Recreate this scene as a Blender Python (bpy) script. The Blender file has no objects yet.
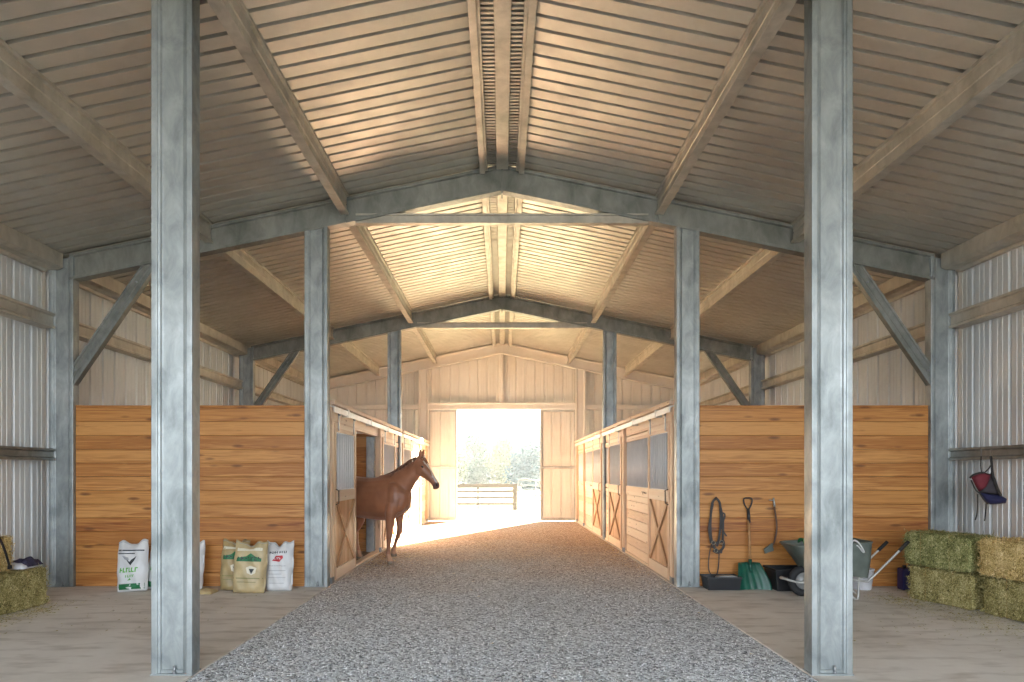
import bpy, bmesh, math, random
from mathutils import Vector, Matrix, noise
random.seed(7)
sc = bpy.context.scene
C = sc.collection
PI = math.pi

# ------------------------------------------------------------------ camera, world, light, exposure
FPX = 640.0
cam_d = bpy.data.cameras.new('camera')
cam = bpy.data.objects.new('camera', cam_d)
C.objects.link(cam)
cam.location = (0, 0, 1.55)
cam.rotation_euler = (PI / 2, 0, 0)
cam_d.sensor_width = 36
cam_d.lens = 36 * FPX / 1024
cam_d.shift_x = 10 / 1024
cam_d.shift_y = 132 / 1024
cam_d.clip_end = 800
sc.camera = cam

sc.view_settings.view_transform = 'Standard'
sc.view_settings.look = 'None'
sc.view_settings.gamma = 1
sc.view_settings.use_curve_mapping = False
sc.view_settings.exposure = 1.97
sc.cycles.use_denoising = True
sc.cycles.max_bounces = 12
sc.cycles.diffuse_bounces = 8
sc.cycles.glossy_bounces = 4
sc.cycles.sample_clamp_indirect = 12

world = bpy.data.worlds.new('sky')
sc.world = world
world.use_nodes = True
wn = world.node_tree
wn.nodes.clear()
w_out = wn.nodes.new('ShaderNodeOutputWorld')
w_bg = wn.nodes.new('ShaderNodeBackground')
w_geo = wn.nodes.new('ShaderNodeNewGeometry')
w_sep = wn.nodes.new('ShaderNodeSeparateXYZ')
w_map = wn.nodes.new('ShaderNodeMapRange')
w_map.inputs['From Min'].default_value = -0.3
w_map.inputs['From Max'].default_value = 0.8
w_ramp = wn.nodes.new('ShaderNodeValToRGB')
w_ramp.color_ramp.elements[0].position = 0.0
w_ramp.color_ramp.elements[0].color = (0.80, 0.89, 1.0, 1)
w_ramp.color_ramp.elements[1].position = 1.0
w_ramp.color_ramp.elements[1].color = (1.0, 0.93, 0.80, 1)
w_geo2 = wn.nodes.new('ShaderNodeTexCoord')
wn.links.new(w_geo2.outputs['Generated'], w_sep.inputs[0])
wn.links.new(w_sep.outputs['Y'], w_map.inputs['Value'])
wn.links.new(w_map.outputs[0], w_ramp.inputs[0])
wn.links.new(w_ramp.outputs[0], w_bg.inputs['Color'])
w_st = wn.nodes.new('ShaderNodeMapRange')      # sky made stronger behind the camera, weaker on the low sun side
w_st.inputs['From Min'].default_value = -0.35
w_st.inputs['From Max'].default_value = 0.15
w_st.inputs['To Min'].default_value = 2.3
w_st.inputs['To Max'].default_value = .8
wn.links.new(w_sep.outputs['Y'], w_st.inputs['Value'])
wn.links.new(w_st.outputs[0], w_bg.inputs['Strength'])
wn.links.new(w_bg.outputs[0], w_out.inputs['Surface'])

sun_d = bpy.data.lights.new('sun', 'SUN')
sun_d.energy = 33
sun_d.angle = math.radians(1.2)
sun_d.color = (1.0, 0.88, 0.71)
sun = bpy.data.objects.new('sun', sun_d)
C.objects.link(sun)
sun.rotation_euler = Vector((-0.45, -0.90, -0.40)).to_track_quat('-Z', 'Y').to_euler()

# sky portals over the two openings (sampling aids only, they give no light of their own)
def portal(name, loc, rot, sx, sy):
    l = bpy.data.lights.new(name, 'AREA')
    l.shape = 'RECTANGLE'; l.size = sx; l.size_y = sy
    l.cycles.is_portal = True
    o = bpy.data.objects.new(name, l); C.objects.link(o)
    o.location = loc; o.rotation_euler = rot
portal('sky_portal_back', (0.0, 20.7, 1.8), (-PI / 2, 0, 0), 2.7, 3.6)
portal('sky_portal_front', (0.0, -5.1, 2.7), (PI / 2, 0, 0), 12.6, 5.6)

# ------------------------------------------------------------------ dimensions
Y0, Y2, Y3, Y4 = -5.0, 8.63, 14.88, 20.52
Y1 = 4.86
SL = 0.207
ZR = 5.74                      # underside of the roof sheet at the ridge
WX = 6.22                      # side wall sheet
CX = 2.51                      # inner columns
def zroof(x): return ZR - SL * abs(x)

# ------------------------------------------------------------------ materials
def mat(name):
    m = bpy.data.materials.new(name); m.use_nodes = True
    nt = m.node_tree
    b = nt.nodes['Principled BSDF']
    return m, nt, b
def N(nt, t, **k):
    n = nt.nodes.new(t)
    for a, v in k.items():
        if a.startswith('i_'):
            n.inputs[a[2:].replace('_', ' ')].default_value = v
        else: setattr(n, a, v)
    return n
def ramp(nt, stops, src=None):
    r = nt.nodes.new('ShaderNodeValToRGB')
    e = r.color_ramp.elements
    while len(e) < len(stops): e.new(0.5)
    for q, (p, c) in zip(e, stops):
        q.position = p; q.color = (*c, 1) if len(c) == 3 else c
    if src is not None: nt.links.new(src, r.inputs[0])
    return r
def texco(nt, scale=(1, 1, 1), src='Object'):
    t = nt.nodes.new('ShaderNodeTexCoord'); m = nt.nodes.new('ShaderNodeMapping')
    m.inputs['Scale'].default_value = scale
    nt.links.new(t.outputs[src], m.inputs[0]); return m.outputs[0]
def bump(nt, b, h, strength=0.3, dist=0.01):
    n = nt.nodes.new('ShaderNodeBump'); n.inputs['Strength'].default_value = strength
    n.inputs['Distance'].default_value = dist
    nt.links.new(h, n.inputs['Height']); nt.links.new(n.outputs[0], b.inputs['Normal']); return n

def flat(name, col, rough=0.6, metal=0.0, var=0.12, vs=8.0, bs=0.0):
    m, nt, b = mat(name)
    co = texco(nt)
    n = N(nt, 'ShaderNodeTexNoise'); n.inputs['Scale'].default_value = vs; n.inputs['Detail'].default_value = 4
    nt.links.new(co, n.inputs['Vector'])
    r = ramp(nt, [(0.3, tuple(c * (1 - var) for c in col)), (0.7, tuple(min(1, c * (1 + var)) for c in col))], n.outputs[0])
    nt.links.new(r.outputs[0], b.inputs['Base Color'])
    b.inputs['Roughness'].default_value = rough; b.inputs['Metallic'].default_value = metal
    if bs: bump(nt, b, n.outputs[0], bs, 0.01)
    return m

def galvanised(name, lo, hi, metal=0.55, rough=0.42, scale=7):
    m, nt, b = mat(name)
    co = texco(nt, (1, 1, 0.55))
    v = N(nt, 'ShaderNodeTexNoise'); v.inputs['Scale'].default_value = scale; v.inputs['Detail'].default_value = 6
    v.inputs['Distortion'].default_value = 0.5; v.inputs['Roughness'].default_value = 0.65
    nt.links.new(co, v.inputs['Vector'])
    n = N(nt, 'ShaderNodeTexNoise'); n.inputs['Scale'].default_value = scale * 0.35; n.inputs['Detail'].default_value = 2
    nt.links.new(co, n.inputs['Vector'])
    mx = N(nt, 'ShaderNodeMath', operation='ADD'); nt.links.new(v.outputs[0], mx.inputs[0]); nt.links.new(n.outputs[0], mx.inputs[1])
    hf = N(nt, 'ShaderNodeMath', operation='MULTIPLY'); hf.inputs[1].default_value = 0.5; nt.links.new(mx.outputs[0], hf.inputs[0])
    r = ramp(nt, [(0.36, lo), (0.64, hi)], hf.outputs[0])
    nt.links.new(r.outputs[0], b.inputs['Base Color'])
    rr = ramp(nt, [(0.3, (rough + .1,) * 3), (0.7, (rough - .08,) * 3)], v.outputs[0])
    nt.links.new(rr.outputs[0], b.inputs['Roughness'])
    b.inputs['Metallic'].default_value = metal
    bump(nt, b, hf.outputs[0], 0.12, 0.01)
    return m

def planks(name, pitch, axis, tones, grain_axis, knots=1.0, rough=0.55, dark=(0.16, 0.055, 0.015), scale=1.0):
    """boards stacked along `axis`, grain along `grain_axis` (0,1,2); each board its own tone"""
    m, nt, b = mat(name)
    t = nt.nodes.new('ShaderNodeTexCoord')
    s = N(nt, 'ShaderNodeSeparateXYZ'); nt.links.new(t.outputs['Object'], s.inputs[0])
    d = N(nt, 'ShaderNodeMath', operation='DIVIDE'); d.inputs[1].default_value = pitch; nt.links.new(s.outputs[axis], d.inputs[0])
    f = N(nt, 'ShaderNodeMath', operation='FLOOR'); nt.links.new(d.outputs[0], f.inputs[0])
    w = N(nt, 'ShaderNodeTexWhiteNoise', noise_dimensions='1D'); nt.links.new(f.outputs[0], w.inputs['W'])
    sc_ = [26.0 * scale] * 3; sc_[grain_axis] = 1.1 * scale
    mp = nt.nodes.new('ShaderNodeMapping'); mp.inputs['Scale'].default_value = sc_
    off = N(nt, 'ShaderNodeVectorMath', operation='SCALE'); off.inputs['Scale'].default_value = 37.0
    nt.links.new(w.outputs['Color'], off.inputs[0])
    ad = N(nt, 'ShaderNodeVectorMath', operation='ADD')
    nt.links.new(t.outputs['Object'], ad.inputs[0]); nt.links.new(off.outputs[0], ad.inputs[1])
    nt.links.new(ad.outputs[0], mp.inputs[0])
    g = N(nt, 'ShaderNodeTexNoise'); g.inputs['Scale'].default_value = 1; g.inputs['Detail'].default_value = 5; g.inputs['Distortion'].default_value = 1.4
    nt.links.new(mp.outputs[0], g.inputs['Vector'])
    mul = N(nt, 'ShaderNodeMath', operation='MULTIPLY_ADD'); mul.inputs[1].default_value = 0.55
    nt.links.new(g.outputs[0], mul.inputs[0])
    wm = N(nt, 'ShaderNodeMath', operation='MULTIPLY'); wm.inputs[1].default_value = 0.5; nt.links.new(w.outputs['Value'], wm.inputs[0])
    nt.links.new(wm.outputs[0], mul.inputs[2])
    r = ramp(nt, [(0.18 + 0.6 * i / (len(tones) - 1), c) for i, c in enumerate(tones)], mul.outputs[0])
    # knots
    ks = [7.5 * scale] * 3; ks[grain_axis] = 1.9 * scale
    mk = nt.nodes.new('ShaderNodeMapping'); mk.inputs['Scale'].default_value = ks; nt.links.new(ad.outputs[0], mk.inputs[0])
    vo = N(nt, 'ShaderNodeTexVoronoi', feature='F1'); vo.inputs['Scale'].default_value = 1; nt.links.new(mk.outputs[0], vo.inputs['Vector'])
    kr = ramp(nt, [(0.0, (1, 1, 1)), (0.10, (0.75,) * 3), (0.19, (0, 0, 0))], vo.outputs['Distance'])
    km = N(nt, 'ShaderNodeMath', operation='MULTIPLY'); km.inputs[1].default_value = knots; nt.links.new(kr.outputs[0], km.inputs[0])
    mx = N(nt, 'ShaderNodeMix', data_type='RGBA'); nt.links.new(km.outputs[0], mx.inputs[0])
    nt.links.new(r.outputs[0], mx.inputs[6]); mx.inputs[7].default_value = (*dark, 1)
    nt.links.new(mx.outputs[2], b.inputs['Base Color'])
    b.inputs['Roughness'].default_value = rough
    bump(nt, b, g.outputs[0], 0.25, 0.004)
    return m

M = {}
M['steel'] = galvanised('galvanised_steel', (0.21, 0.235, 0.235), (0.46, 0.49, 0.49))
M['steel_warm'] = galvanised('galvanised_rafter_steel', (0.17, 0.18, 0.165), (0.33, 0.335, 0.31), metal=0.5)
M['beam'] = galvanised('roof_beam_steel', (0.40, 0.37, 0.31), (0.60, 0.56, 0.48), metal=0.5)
M['sheet_roof'] = galvanised('ribbed_roof_sheet', (0.55, 0.52, 0.455), (0.64, 0.61, 0.54), metal=0.6, rough=0.42, scale=3)
M['sheet_wall'] = galvanised('ribbed_wall_sheet', (0.60, 0.61, 0.60), (0.75, 0.76, 0.75), metal=0.3, rough=0.42, scale=2)
M['sheet_end_lit'] = galvanised('ribbed_end_sheet_lit', (0.70, 0.66, 0.58), (0.80, 0.765, 0.69), metal=0.15, rough=0.5, scale=2)  # end wall steel: warm bounce light put into a lighter tan base colour
M['track'] = galvanised('door_track_steel', (0.70, 0.69, 0.66), (0.85, 0.84, 0.80), metal=0.3, rough=0.4)
M['bars'] = galvanised('grille_bar_steel', (0.78, 0.80, 0.82), (0.88, 0.90, 0.92), metal=0.0, rough=0.4)
M['dark_metal'] = flat('dark_vent_metal', (0.06, 0.05, 0.04), 0.6, 0.3)
M['bolt'] = flat('bolt_steel', (0.3, 0.31, 0.32), 0.4, 0.8)
M['partition'] = planks('orange_pine_planks', 0.186, 2, [(0.25, 0.072, 0.014), (0.49, 0.205, 0.05), (0.62, 0.30, 0.09), (0.37, 0.135, 0.028), (0.56, 0.255, 0.068)], 0, 1.0, 0.5)
M['stall_v'] = planks('pale_pine_frame', 0.5, 1, [(0.60, 0.39, 0.24), (0.80, 0.60, 0.42), (0.86, 0.70, 0.53)], 2, 0.6, dark=(0.25, 0.12, 0.06), scale=1.5)
M['stall_h'] = planks('pale_pine_boards', 0.165, 2, [(0.62, 0.43, 0.29), (0.82, 0.65, 0.49), (0.90, 0.77, 0.62)], 1, 0.8, dark=(0.28, 0.14, 0.07), scale=1.6)
M['stall_panel'] = planks('pine_door_boards', 0.14, 1, [(0.50, 0.27, 0.13), (0.70, 0.44, 0.25), (0.76, 0.53, 0.33)], 2, 0.5, dark=(0.22, 0.10, 0.05), scale=1.6)
M['brace'] = planks('pine_cross_brace', 0.5, 1, [(0.34, 0.17, 0.08), (0.50, 0.28, 0.14), (0.56, 0.34, 0.19)], 2, 0.4, dark=(0.2, 0.08, 0.04), scale=2)

def m_concrete():
    m, nt, b = mat('dusty_concrete')
    co = texco(nt)
    a = N(nt, 'ShaderNodeTexNoise'); a.inputs['Scale'].default_value = 0.9; a.inputs['Detail'].default_value = 8; a.inputs['Roughness'].default_value = 0.65
    c2 = texco(nt, (1.0, 3.2, 1))
    k = N(nt, 'ShaderNodeTexNoise'); k.inputs['Scale'].default_value = 2.2; k.inputs['Detail'].default_value = 6
    nt.links.new(co, a.inputs['Vector']); nt.links.new(c2, k.inputs['Vector'])
    r = ramp(nt, [(0.25, (0.54, 0.49, 0.43)), (0.5, (0.71, 0.66, 0.60)), (0.75, (0.80, 0.765, 0.71))], a.outputs[0])
    r2 = ramp(nt, [(0.30, (0.62, 0.58, 0.54)), (0.5, (1, 1, 1))], k.outputs[0])
    mx = N(nt, 'ShaderNodeMix', data_type='RGBA', blend_type='MULTIPLY'); mx.inputs[0].default_value = 0.7
    nt.links.new(r.outputs[0], mx.inputs[6]); nt.links.new(r2.outputs[0], mx.inputs[7])
    nt.links.new(mx.outputs[2], b.inputs['Base Color']); b.inputs['Roughness'].default_value = 0.75
    bump(nt, b, a.outputs[0], 0.15, 0.01)
    return m
M['concrete'] = m_concrete()

def m_gravel():
    m, nt, b = mat('crushed_stone_gravel')
    t = nt.nodes.new('ShaderNodeTexCoord')
    v = N(nt, 'ShaderNodeTexVoronoi', feature='F1'); v.inputs['Scale'].default_value = 40
    nt.links.new(t.outputs['Object'], v.inputs['Vector'])
    v2 = N(nt, 'ShaderNodeTexVoronoi', feature='F1'); v2.inputs['Scale'].default_value = 84
    nt.links.new(t.outputs['Object'], v2.inputs['Vector'])
    s = N(nt, 'ShaderNodeSeparateColor'); nt.links.new(v.outputs['Color'], s.inputs[0])
    s2 = N(nt, 'ShaderNodeSeparateColor'); nt.links.new(v2.outputs['Color'], s2.inputs[0])
    av = N(nt, 'ShaderNodeMix', data_type='FLOAT'); av.inputs[0].default_value = 0.45
    nt.links.new(s.outputs[0], av.inputs[2]); nt.links.new(s2.outputs[0], av.inputs[3])
    grey = ramp(nt, [(0.12, (0.09, 0.095, 0.10)), (0.32, (0.37, 0.39, 0.415)), (0.6, (0.68, 0.71, 0.74)), (0.88, (0.95, 0.97, 1.0))], av.outputs[0])
    brown = ramp(nt, [(0.12, (0.10, 0.06, 0.045)), (0.35, (0.36, 0.25, 0.18)), (0.62, (0.56, 0.42, 0.32)), (0.9, (0.82, 0.68, 0.54))], av.outputs[0])
    sp = N(nt, 'ShaderNodeSeparateXYZ'); nt.links.new(t.outputs['Object'], sp.inputs[0])
    big = N(nt, 'ShaderNodeTexNoise'); big.inputs['Scale'].default_value = 0.8; big.inputs['Detail'].default_value = 5
    nt.links.new(t.outputs['Object'], big.inputs['Vector'])
    ab = N(nt, 'ShaderNodeMath', operation='ABSOLUTE'); nt.links.new(sp.outputs[0], ab.inputs[0])
    # dirt, shavings and warm far light mixed as brown: more deep in the aisle and along the stall fronts
    q = N(nt, 'ShaderNodeMath', operation='MULTIPLY_ADD'); q.inputs[1].default_value = 1.1; nt.links.new(ab.outputs[0], q.inputs[0]); nt.links.new(sp.outputs[1], q.inputs[2])
    q2 = N(nt, 'ShaderNodeMath', operation='MULTIPLY_ADD'); q2.inputs[1].default_value = 6.0; nt.links.new(big.outputs[0], q2.inputs[0]); nt.links.new(q.outputs[0], q2.inputs[2])
    mr = N(nt, 'ShaderNodeMapRange'); mr.inputs['From Min'].default_value = 12.0; mr.inputs['From Max'].default_value = 18.5
    nt.links.new(q2.outputs[0], mr.inputs[0])
    mx = N(nt, 'ShaderNodeMix', data_type='RGBA'); nt.links.new(mr.outputs[0], mx.inputs[0])
    nt.links.new(grey.outputs[0], mx.inputs[6]); nt.links.new(brown.outputs[0], mx.inputs[7])
    nt.links.new(mx.outputs[2], b.inputs['Base Color']); b.inputs['Roughness'].default_value = 0.85
    inv = N(nt, 'ShaderNodeMath', operation='SUBTRACT'); inv.inputs[0].default_value = 1; nt.links.new(v.outputs['Distance'], inv.inputs[1])
    bump(nt, b, inv.outputs[0], 0.6, 0.015)
    return m
M['gravel'] = m_gravel()
M['field'] = flat('pale_dry_pasture', (0.27, 0.26, 0.16), 0.9, 0, 0.2, 0.6)
M['yard'] = flat('dry_grass_yard', (0.15, 0.13, 0.08), 0.9, 0, 0.15, 3)
M['stall_floor'] = flat('stall_bedding_dirt', (0.30, 0.21, 0.14), 0.95, 0, 0.3, 5, 0.4)

# ------------------------------------------------------------------ mesh helpers
class MB:
    def __init__(s): s.v = []; s.f = []; s.m = []; s.sm = []
    def add(s, vs, fs, mi=0, smooth=False):
        o = len(s.v); s.v += [Vector(p) for p in vs]
        for f in fs: s.f.append([o + i for i in f]); s.m.append(mi); s.sm.append(smooth)
    def box(s, x0, x1, y0, y1, z0, z1, mi=0, mx=None):
        vs = [Vector((x, y, z)) for x in (x0, x1) for y in (y0, y1) for z in (z0, z1)]
        if mx is not None: vs = [mx @ v for v in vs]
        s.add(vs, [(0, 1, 3, 2), (4, 6, 7, 5), (0, 4, 5, 1), (2, 3, 7, 6), (0, 2, 6, 4), (1, 5, 7, 3)], mi)
    def prism(s, poly, axis_from, axis_to, fn, mi=0, caps=True):
        """poly of (a,b); fn(a,b,t) -> point, t = axis_from / axis_to"""
        n = len(poly)
        vs = [fn(a, b, axis_from) for a, b in poly] + [fn(a, b, axis_to) for a, b in poly]
        fs = [(i, (i + 1) % n, n + (i + 1) % n, n + i) for i in range(n)]
        if caps: fs += [tuple(range(n))[::-1], tuple(range(n, 2 * n))]
        s.add(vs, fs, mi)
    def tube(s, pts, r, seg=8, mi=0, caps=True, closed=False):
        pts = [Vector(p) for p in pts]
        rs = r if isinstance(r, (list, tuple)) else [r] * len(pts)
        vs = []; up = None; n = len(pts)
        for i, p in enumerate(pts):
            if closed: d = pts[(i + 1) % n] - pts[i - 1]
            else: d = pts[min(i + 1, n - 1)] - pts[max(i - 1, 0)]
            d = d.normalized() if d.length > 1e-9 else Vector((0, 0, 1))
            if up is None:
                up = Vector((0, 0, 1)) if abs(d.z) < 0.9 else Vector((1, 0, 0))
            a = d.cross(up)
            if a.length < 1e-4: a = d.cross(Vector((0.3, 1, 0.2)))
            a.normalize(); bb = a.cross(d).normalized(); up = bb
            for k in range(seg):
                t = 2 * PI * k / seg
                vs.append(p + (a * math.cos(t) + bb * math.sin(t)) * rs[i])
        fs = []
        for i in range(n if closed else n - 1):
            j = (i + 1) % n
            for k in range(seg):
                k2 = (k + 1) % seg
                fs.append((i * seg + k, i * seg + k2, j * seg + k2, j * seg + k))
        if caps and not closed:
            fs.append(tuple(range(seg))[::-1]); fs.append(tuple((n - 1) * seg + k for k in range(seg)))
        s.add(vs, fs, mi, True)
    def rings(s, rings, mi=0, caps=True, smooth=True):
        """rings: list of lists of points, equal count"""
        seg = len(rings[0]); vs = [p for r in rings for p in r]; fs = []
        for i in range(len(rings) - 1):
            for k in range(seg):
                k2 = (k + 1) % seg
                fs.append((i * seg + k, i * seg + k2, (i + 1) * seg + k2, (i + 1) * seg + k))
        if caps:
            fs.append(tuple(range(seg))[::-1]); fs.append(tuple((len(rings) - 1) * seg + k for k in range(seg)))
        s.add(vs, fs, mi, smooth)
    def ball(s, c, r, mi=0, nu=12, nv=8, mx=None):
        c = Vector(c); r = (r, r, r) if not isinstance(r, (tuple, list)) else r
        rg = []
        for j in range(nv + 1):
            ph = PI * (j + 0.001) / (nv + 0.002); row = []
            for i in range(nu):
                th = 2 * PI * i / nu
                v = Vector((r[0] * math.sin(ph) * math.cos(th), r[1] * math.sin(ph) * math.sin(th), r[2] * math.cos(ph)))
                if mx is not None: v = mx @ v
                row.append(c + v)
            rg.append(row)
        s.rings(rg, mi)
    def build(s, name, mats, parent=None, local=False, bevel=0.0, kind=None):
        if not isinstance(mats, (list, tuple)): mats = [mats]
        me = bpy.data.meshes.new(name)
        vs = s.v
        if parent is not None and not local:
            inv = parent_world(parent).inverted(); vs = [inv @ v for v in vs]
        me.from_pydata([tuple(v) for v in vs], [], s.f)
        for m in mats: me.materials.append(m)
        me.polygons.foreach_set('material_index', s.m)
        me.polygons.foreach_set('use_smooth', s.sm)
        bm = bmesh.new(); bm.from_mesh(me); bmesh.ops.recalc_face_normals(bm, faces=bm.faces); bm.to_mesh(me); bm.free()
        me.update()
        o = bpy.data.objects.new(name, me); C.objects.link(o)
        if parent is not None: o.parent = parent
        if bevel:
            b = o.modifiers.new('bevel', 'BEVEL'); b.width = bevel; b.segments = 2; b.limit_method = 'ANGLE'; b.angle_limit = math.radians(40)
        if kind: o['kind'] = kind
        return o

def ribbon(mb, pts, w, th=.004, nrm=Vector((0, -1, 0))):
    pts = [Vector(p) for p in pts]; vs = []
    for i, p in enumerate(pts):
        d = (pts[min(i + 1, len(pts) - 1)] - pts[max(i - 1, 0)]).normalized(); s = d.cross(nrm)
        if s.length < 1e-4: s = Vector((1, 0, 0))
        s = s.normalized() * w / 2; nn = nrm * th
        vs += [p - s, p + s, p + s + nn, p - s + nn]
    fs = []
    for i in range(len(pts) - 1):
        for k in range(4): fs.append((i * 4 + k, i * 4 + (k + 1) % 4, i * 4 + 4 + (k + 1) % 4, i * 4 + 4 + k))
    fs += [(0, 1, 2, 3), tuple((len(pts) - 1) * 4 + k for k in range(4))]
    mb.add(vs, fs)

def parent_world(o):
    m = Matrix.LocRotScale(o.location, o.rotation_euler, o.scale)
    return parent_world(o.parent) @ m if o.parent else m

def tag(o, label, cat, group=None, kind=None):
    o['label'] = label; o['category'] = cat
    if group: o['group'] = group
    if kind: o['kind'] = kind
    return o
def thing(name, label, cat, loc=(0, 0, 0), rz=0.0, group=None):
    o = bpy.data.objects.new(name, None); C.objects.link(o)
    o.empty_display_size = 0.2
    o.location = loc; o.rotation_euler = (0, 0, rz)
    return tag(o, label, cat, group)
def struct(mb, name, mats, **k):
    o = mb.build(name, mats, **k); o['kind'] = 'structure'; return o

# ------------------------------------------------------------------ ground
mb = MB(); mb.box(-2.35, 2.35, -5.2, Y4 + 0.1, -0.2, 0.0); struct(mb, 'floor', M['gravel'])
for sx, nm in ((-1, 'floor_left_apron'), (1, 'floor_right_apron')):
    mb = MB(); a, b_ = sorted((sx * 2.352, sx * 6.4)); mb.box(a, b_, -5.2, Y4 + 0.1, -0.2, 0.012)
    struct(mb, nm, M['concrete'])
mb = MB(); mb.box(-90, 90, Y4 + 0.1, 170, -0.3, -0.012); struct(mb, 'floor_pasture', M['field'])
mb = MB(); mb.box(-90, 90, -60, -5.2, -0.3, -0.012)
mb.box(-90, -6.4, -5.2, Y4 + 0.1, -0.3, -0.012); mb.box(6.4, 90, -5.2, Y4 + 0.1, -0.3, -0.012); struct(mb, 'floor_yard', M['yard'])
for sx, nm in ((-1, 'floor_left_stalls'), (1, 'floor_right_stalls')):
    mb = MB(); a, b_ = sorted((sx * 2.46, sx * 6.1)); mb.box(a, b_, 8.93, Y4 - 0.1, 0.0, 0.03); struct(mb, nm, M['stall_floor'])

# ------------------------------------------------------------------ ribbed sheets
PITCH = 0.305
def roof_profile(a0, a1):
    pts = []; a = a0
    while a < a1 - 1e-6:
        for da, h in ((0.0, 0), (0.004, 0.052), (0.040, 0.052), (0.044, 0.0)):
            if a + da <= a1: pts.append((a + da, h))
        a += 0.182
    pts.append((a1, 0)); return pts
def rib_profile(a0, a1, sgn=1):
    """list of (a, h): flat pans, a tall trapezoid rib every PITCH and two small stiffening ribs between"""
    pts = []; a = a0
    while a < a1 - 1e-6:
        for da, h in ((0.0, 0), (0.012, 0.032), (0.040, 0.032), (0.052, 0.0), (0.125, 0), (0.131, 0.006), (0.143, 0.006), (0.149, 0), (0.208, 0), (0.214, 0.006), (0.226, 0.006), (0.232, 0)):
            if a + da <= a1: pts.append((a + da, h * sgn))
        a += PITCH
    pts.append((a1, 0)); return pts
def sheet(mb, prof, fn, t0, t1, th=0.002):
    n = len(prof)
    vs = [fn(a, h, t0) for a, h in prof] + [fn(a, h, t1) for a, h in prof]
    vs += [fn(a, h + th, t0) for a, h in prof] + [fn(a, h + th, t1) for a, h in prof]
    fs = []
    for i in range(n - 1):
        fs.append((i, i + 1, n + i + 1, n + i)); fs.append((2 * n + i, 3 * n + i, 3 * n + i + 1, 2 * n + i + 1))
        fs.append((i, 2 * n + i, 2 * n + i + 1, i + 1)); fs.append((n + i, n + i + 1, 3 * n + i + 1, 3 * n + i))
    fs.append((0, n, 3 * n, 2 * n)); fs.append((n - 1, 3 * n - 1 - 0, 4 * n - 1, 2 * n - 1)) if False else None
    mb.add(vs, [f for f in fs if f], 0)
mb = MB()
pr = roof_profile(Y0, Y4 + 0.5)
for sx in (-1, 1):
    sheet(mb, pr, lambda a, h, t, sx=sx: Vector((sx * t, a, zroof(t) + h)), 0.24, 6.75)
struct(mb, 'ceiling', M['sheet_roof'])
# ridge vent: slatted throat and cap
mb = MB()
y = Y0
while y < Y4 + 0.4:
    for sx in (-1, 1):
        a, b_ = sorted((sx * 0.075, sx * 0.245)); mb.box(a, b_, y, y + 0.03, zroof(0.2) + 0.02, zroof(0.2) + 0.05, 0)
    y += 0.062
mb.box(-0.30, 0.30, Y0, Y4 + 0.5, ZR + 0.10, ZR + 0.112, 1)
for sx in (-1, 1):
    a, b_ = sorted((sx * 0.245, sx * 0.26)); mb.box(a, b_, Y0, Y4 + 0.5, zroof(0.2) - 0.02, ZR + 0.10, 0)
vt = mb.build('ridge_vent', [M['sheet_roof'], M['dark_metal']])
tag(vt, 'slatted ridge vent running along the peak of the roof', 'vent', kind='structure')

mb = MB()
sheet(mb, rib_profile(Y0, Y4), lambda a, h, t: Vector((-WX - h, a, t)), -0.02, zroof(WX) - 0.01)
struct(mb, 'wall_left', M['sheet_wall'])
mb = MB()
sheet(mb, rib_profile(Y0, Y4), lambda a, h, t: Vector((WX + h, a, t)), -0.02, zroof(WX) - 0.01)
struct(mb, 'wall_right', M['sheet_wall'])
# end wall, opening -2.3..2.3 up to 3.62
DW, DH = 2.32, 3.62
def end_panel(mb, x0, x1, z0fn):
    pf = rib_profile(x0, x1); n = len(pf)
    vs = []
    for (a, h) in pf: vs.append(Vector((a, Y4 + 0.1 + h, z0fn(a))))
    for (a, h) in pf: vs.append(Vector((a, Y4 + 0.1 + h, zroof(a) - 0.005)))
    for (a, h) in pf: vs.append(Vector((a, Y4 + 0.104 + h, z0fn(a))))
    for (a, h) in pf: vs.append(Vector((a, Y4 + 0.104 + h, zroof(a) - 0.005)))
    fs = []
    for i in range(n - 1):
        fs += [(i, i + 1, n + i + 1, n + i), (2 * n + i, 3 * n + i, 3 * n + i + 1, 2 * n + i + 1)]
    mb.add(vs, fs)
mb = MB()
end_panel(mb, -WX, -DW, lambda a: 0.0); end_panel(mb, -DW, DW, lambda a: DH); end_panel(mb, DW, WX, lambda a: 0.0)
struct(mb, 'wall_back', M['sheet_end_lit'])
# eave trim and gable fascia
mb = MB()
for sx in (-1, 1):
    mb.prism([(0.24, zroof(0.24) - 0.02), (6.76, zroof(6.76) - 0.02), (6.76, zroof(6.76) - 0.2), (0.24, zroof(0.24) - 0.2)], Y0 - 0.02, Y0 + 0.0, lambda a, b, t, sx=sx: Vector((sx * a, t, b)))
struct(mb, 'trim_1', M['beam'])

# sliding barn door leaves in the end wall
def barn_leaf(name, x0, x1):
    mb = MB(); y = Y4 - 0.02
    pf = rib_profile(x0 + 0.04, x1 - 0.04)
    sheet(mb, pf, lambda a, h, t: Vector((a, y + h, t)), 0.06, 3.56)
    p = mb.build(name, M['sheet_end_lit']); p['kind'] = 'structure'
    f = MB()
    for a, b_ in ((x0, x0 + 0.06), (x1 - 0.06, x1)): f.box(a, b_, y - 0.04, y + 0.02, 0.03, 3.58)
    for z0, z1 in ((0.03, 0.12), (1.68, 1.76), (3.50, 3.58)): f.box(x0, x1, y - 0.045, y + 0.015, z0, z1)
    fr = f.build('door_frame', M['beam'], p, local=True, bevel=0.006)
    return p
# horizontal ribs would hide: leaf sheets
barn_leaf('door_1', -2.36, -1.44); barn_leaf('door_2', 1.22, 2.36)

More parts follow.
